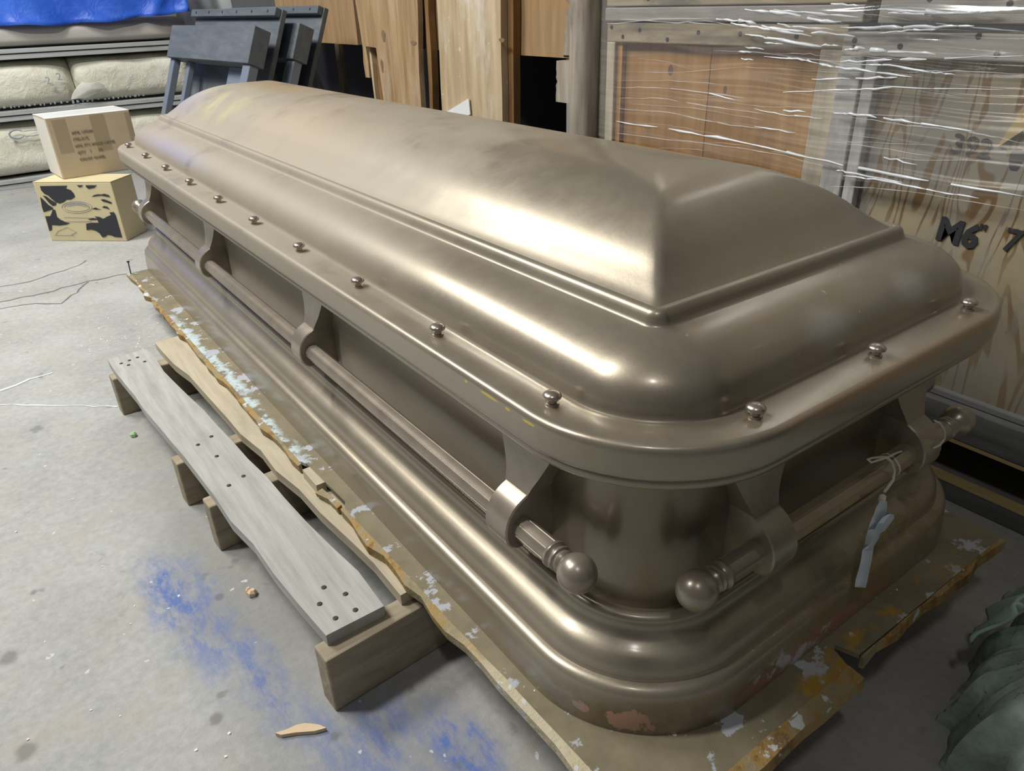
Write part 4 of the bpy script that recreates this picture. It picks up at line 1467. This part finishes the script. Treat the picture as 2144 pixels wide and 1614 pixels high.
def ribbon(px, wd, name, seed):
    px = [(a, b, c, e * 1.25) for a, b, c, e in px]
    r = random.Random(seed)
    mb = MB()
    loops = []
    for i, (u, v, d, w_) in enumerate(px):
        a = ray(u - w_, v + w_ * .1, 1, d + r.uniform(-.03, .0))
        b = ray(u, v, 1, d - .022 + r.uniform(-.02, .012))
        c = ray(u + w_, v + w_ * .25, 1, d + r.uniform(-.012, .004))
        e = ray(u, v, 1, d + .012)
        loops.append([V(*a), V(*b), V(*c), V(*e)])
    mb.loft(loops, True, True)
    return mb.build(name, M['tag_paper'], tg, 30, recalc=True)


ribbon([(1850, 1048, -.13, 6), (1846, 1060, -.13, 9), (1842, 1075, -.135, 10), (1836, 1092, -.14, 11), (1831, 1108, -.145, 11), (1826, 1124, -.15, 11), (1820, 1140, -.155, 8), (1817, 1150, -.16, 9), (1814, 1170, -.17, 9), (1809, 1192, -.18, 9), (1804, 1212, -.19, 10), (1801, 1228, -.195, 9)], 1, 'paper_strip', 1)
ribbon([(1832, 1118, -.155, 5), (1842, 1108, -.16, 9), (1850, 1095, -.165, 10), (1860, 1082, -.17, 10), (1866, 1076, -.17, 5)], 1, 'paper_strip', 2)

mb = MB()
pts = [ray(u, v, 2, -FZ) for u, v in ((578, 1541), (600, 1534), (622, 1524), (640, 1520), (668, 1523), (685, 1530), (660, 1537), (620, 1540), (590, 1545))]
mb.loft([[V(p[0], p[1], -FZ + .003) for p in pts], [V(p[0], p[1], -FZ + .03) for p in pts]], True, True)
tag(mb.build('wood_chip', M['chip'], None, recalc=True), 'pale pointed wood splinter on the blue-stained floor', 'splinter')
mb = MB()
for (u, v, r) in ((528, 1246, .035), (520, 1242, .02)):
    q = ray(u, v, 2, -FZ)
    mb.lathe(V(q[0], q[1], -FZ), (.2, .1, 1), [(0, r * S), (.03 * S, r * S * 1.1), (.05 * S, r * S * .6)], 6)
tag(mb.build('wood_scrap', M['chip'], None), 'small tan wood scrap on the floor beside the pallet', 'scrap')
mb = MB()
q = ray(280, 914, 2, -FZ)
mb.lathe(V(q[0], q[1], -FZ), (.1, .2, 1), [(0, .03 * S), (.03 * S, .035 * S), (.05 * S, .02 * S)], 6)
tag(mb.build('green_scrap', plain('scrap_green', (0.35, 0.6, 0.3), .5), None), 'tiny pale green scrap on the floor left of the pallet', 'scrap')
# crumbs on the floor near the far end of the pallet and by the skid
mb = MB()
for k in range(70):
    if k < 45:
        q = ray(random.gauss(255, 45), random.gauss(712, 22), 2, -FZ)
    else:
        q = ray(random.uniform(0, 700), random.uniform(560, 1600), 2, -FZ)
    r = random.uniform(.004, .012) * S
    mb.lathe(V(q[0], q[1], -FZ), (random.uniform(-.4, .4), random.uniform(-.4, .4), 1), [(0, r * 1.3), (r * .4, r * 1.2), (r * .7, r * .5)], 4)
tag(mb.build('floor_crumbs', M['sack_in'], None), 'scattered pale crumbs of debris on the concrete floor', 'debris', kind='stuff')

# crumpled green heap at the lower right
r_ = np.random.default_rng(5)
prof_g = [(1.66, -.88), (1.86, -.77), (2.0, -.71), (2.16, -.68), (2.32, -.655), (2.6, -.62), (3.0, -.66), (3.25, -.9), (3.2, -1.5), (2.8, -2.0), (2.1, -2.1), (1.7, -1.7), (1.6, -1.2)]
cg = Vector((2.5, -1.35, 0))
loops = []
N = 72
LEV = 22


def outline(a):
    k = a * len(prof_g)
    i = int(k) % len(prof_g)
    t = k - int(k)
    p, q_ = prof_g[i], prof_g[(i + 1) % len(prof_g)]
    return Vector((p[0] + (q_[0] - p[0]) * t, p[1] + (q_[1] - p[1]) * t, 0))


for l in range(LEV + 1):
    t = l / LEV
    z = -FZ + .78 * t
    sc = 1 - .18 * t - .72 * t ** 5
    lp = []
    for k in range(N):
        a = k / N
        p = outline(a)
        d = p - cg
        wv = .05 * math.sin(9 * 2 * math.pi * a + 3 * t) + .03 * math.sin(14 * a * 6.28 + 4 * t + 1) + .015 * math.sin(9 * t + 12 * a)
        d *= (sc + wv * (1 - .4 * t))
        lp.append(V(cg.x + d.x, cg.y + d.y, z + .02 * math.sin(31 * a * 6.28 + 5 * t) * (t > .1)))
    loops.append(lp)
mb = MB()
mb.loft(loops, True, True)
gh = tag(mb.build('cloth_heap', M['green'], None, 50, recalc=True), 'crumpled grey-green heap on the dark floor at the lower right', 'heap')


def gflap(u, v):
    a = .27 + .16 * u
    p = outline(a)
    d = p - cg
    z = -FZ + .42 + .34 * v
    sc = 1.04 - .2 * v + .03 * math.sin(22 * u + 6 * v)
    return V(cg.x + d.x * sc, cg.y + d.y * sc, z + .03 * math.sin(14 * u))


cloth(gflap, 24, 12, 'pale_fold', M['green_pale'], gh, thick=.004)

for o in bpy.data.objects:
    if '_o' in o:
        del o['_o']
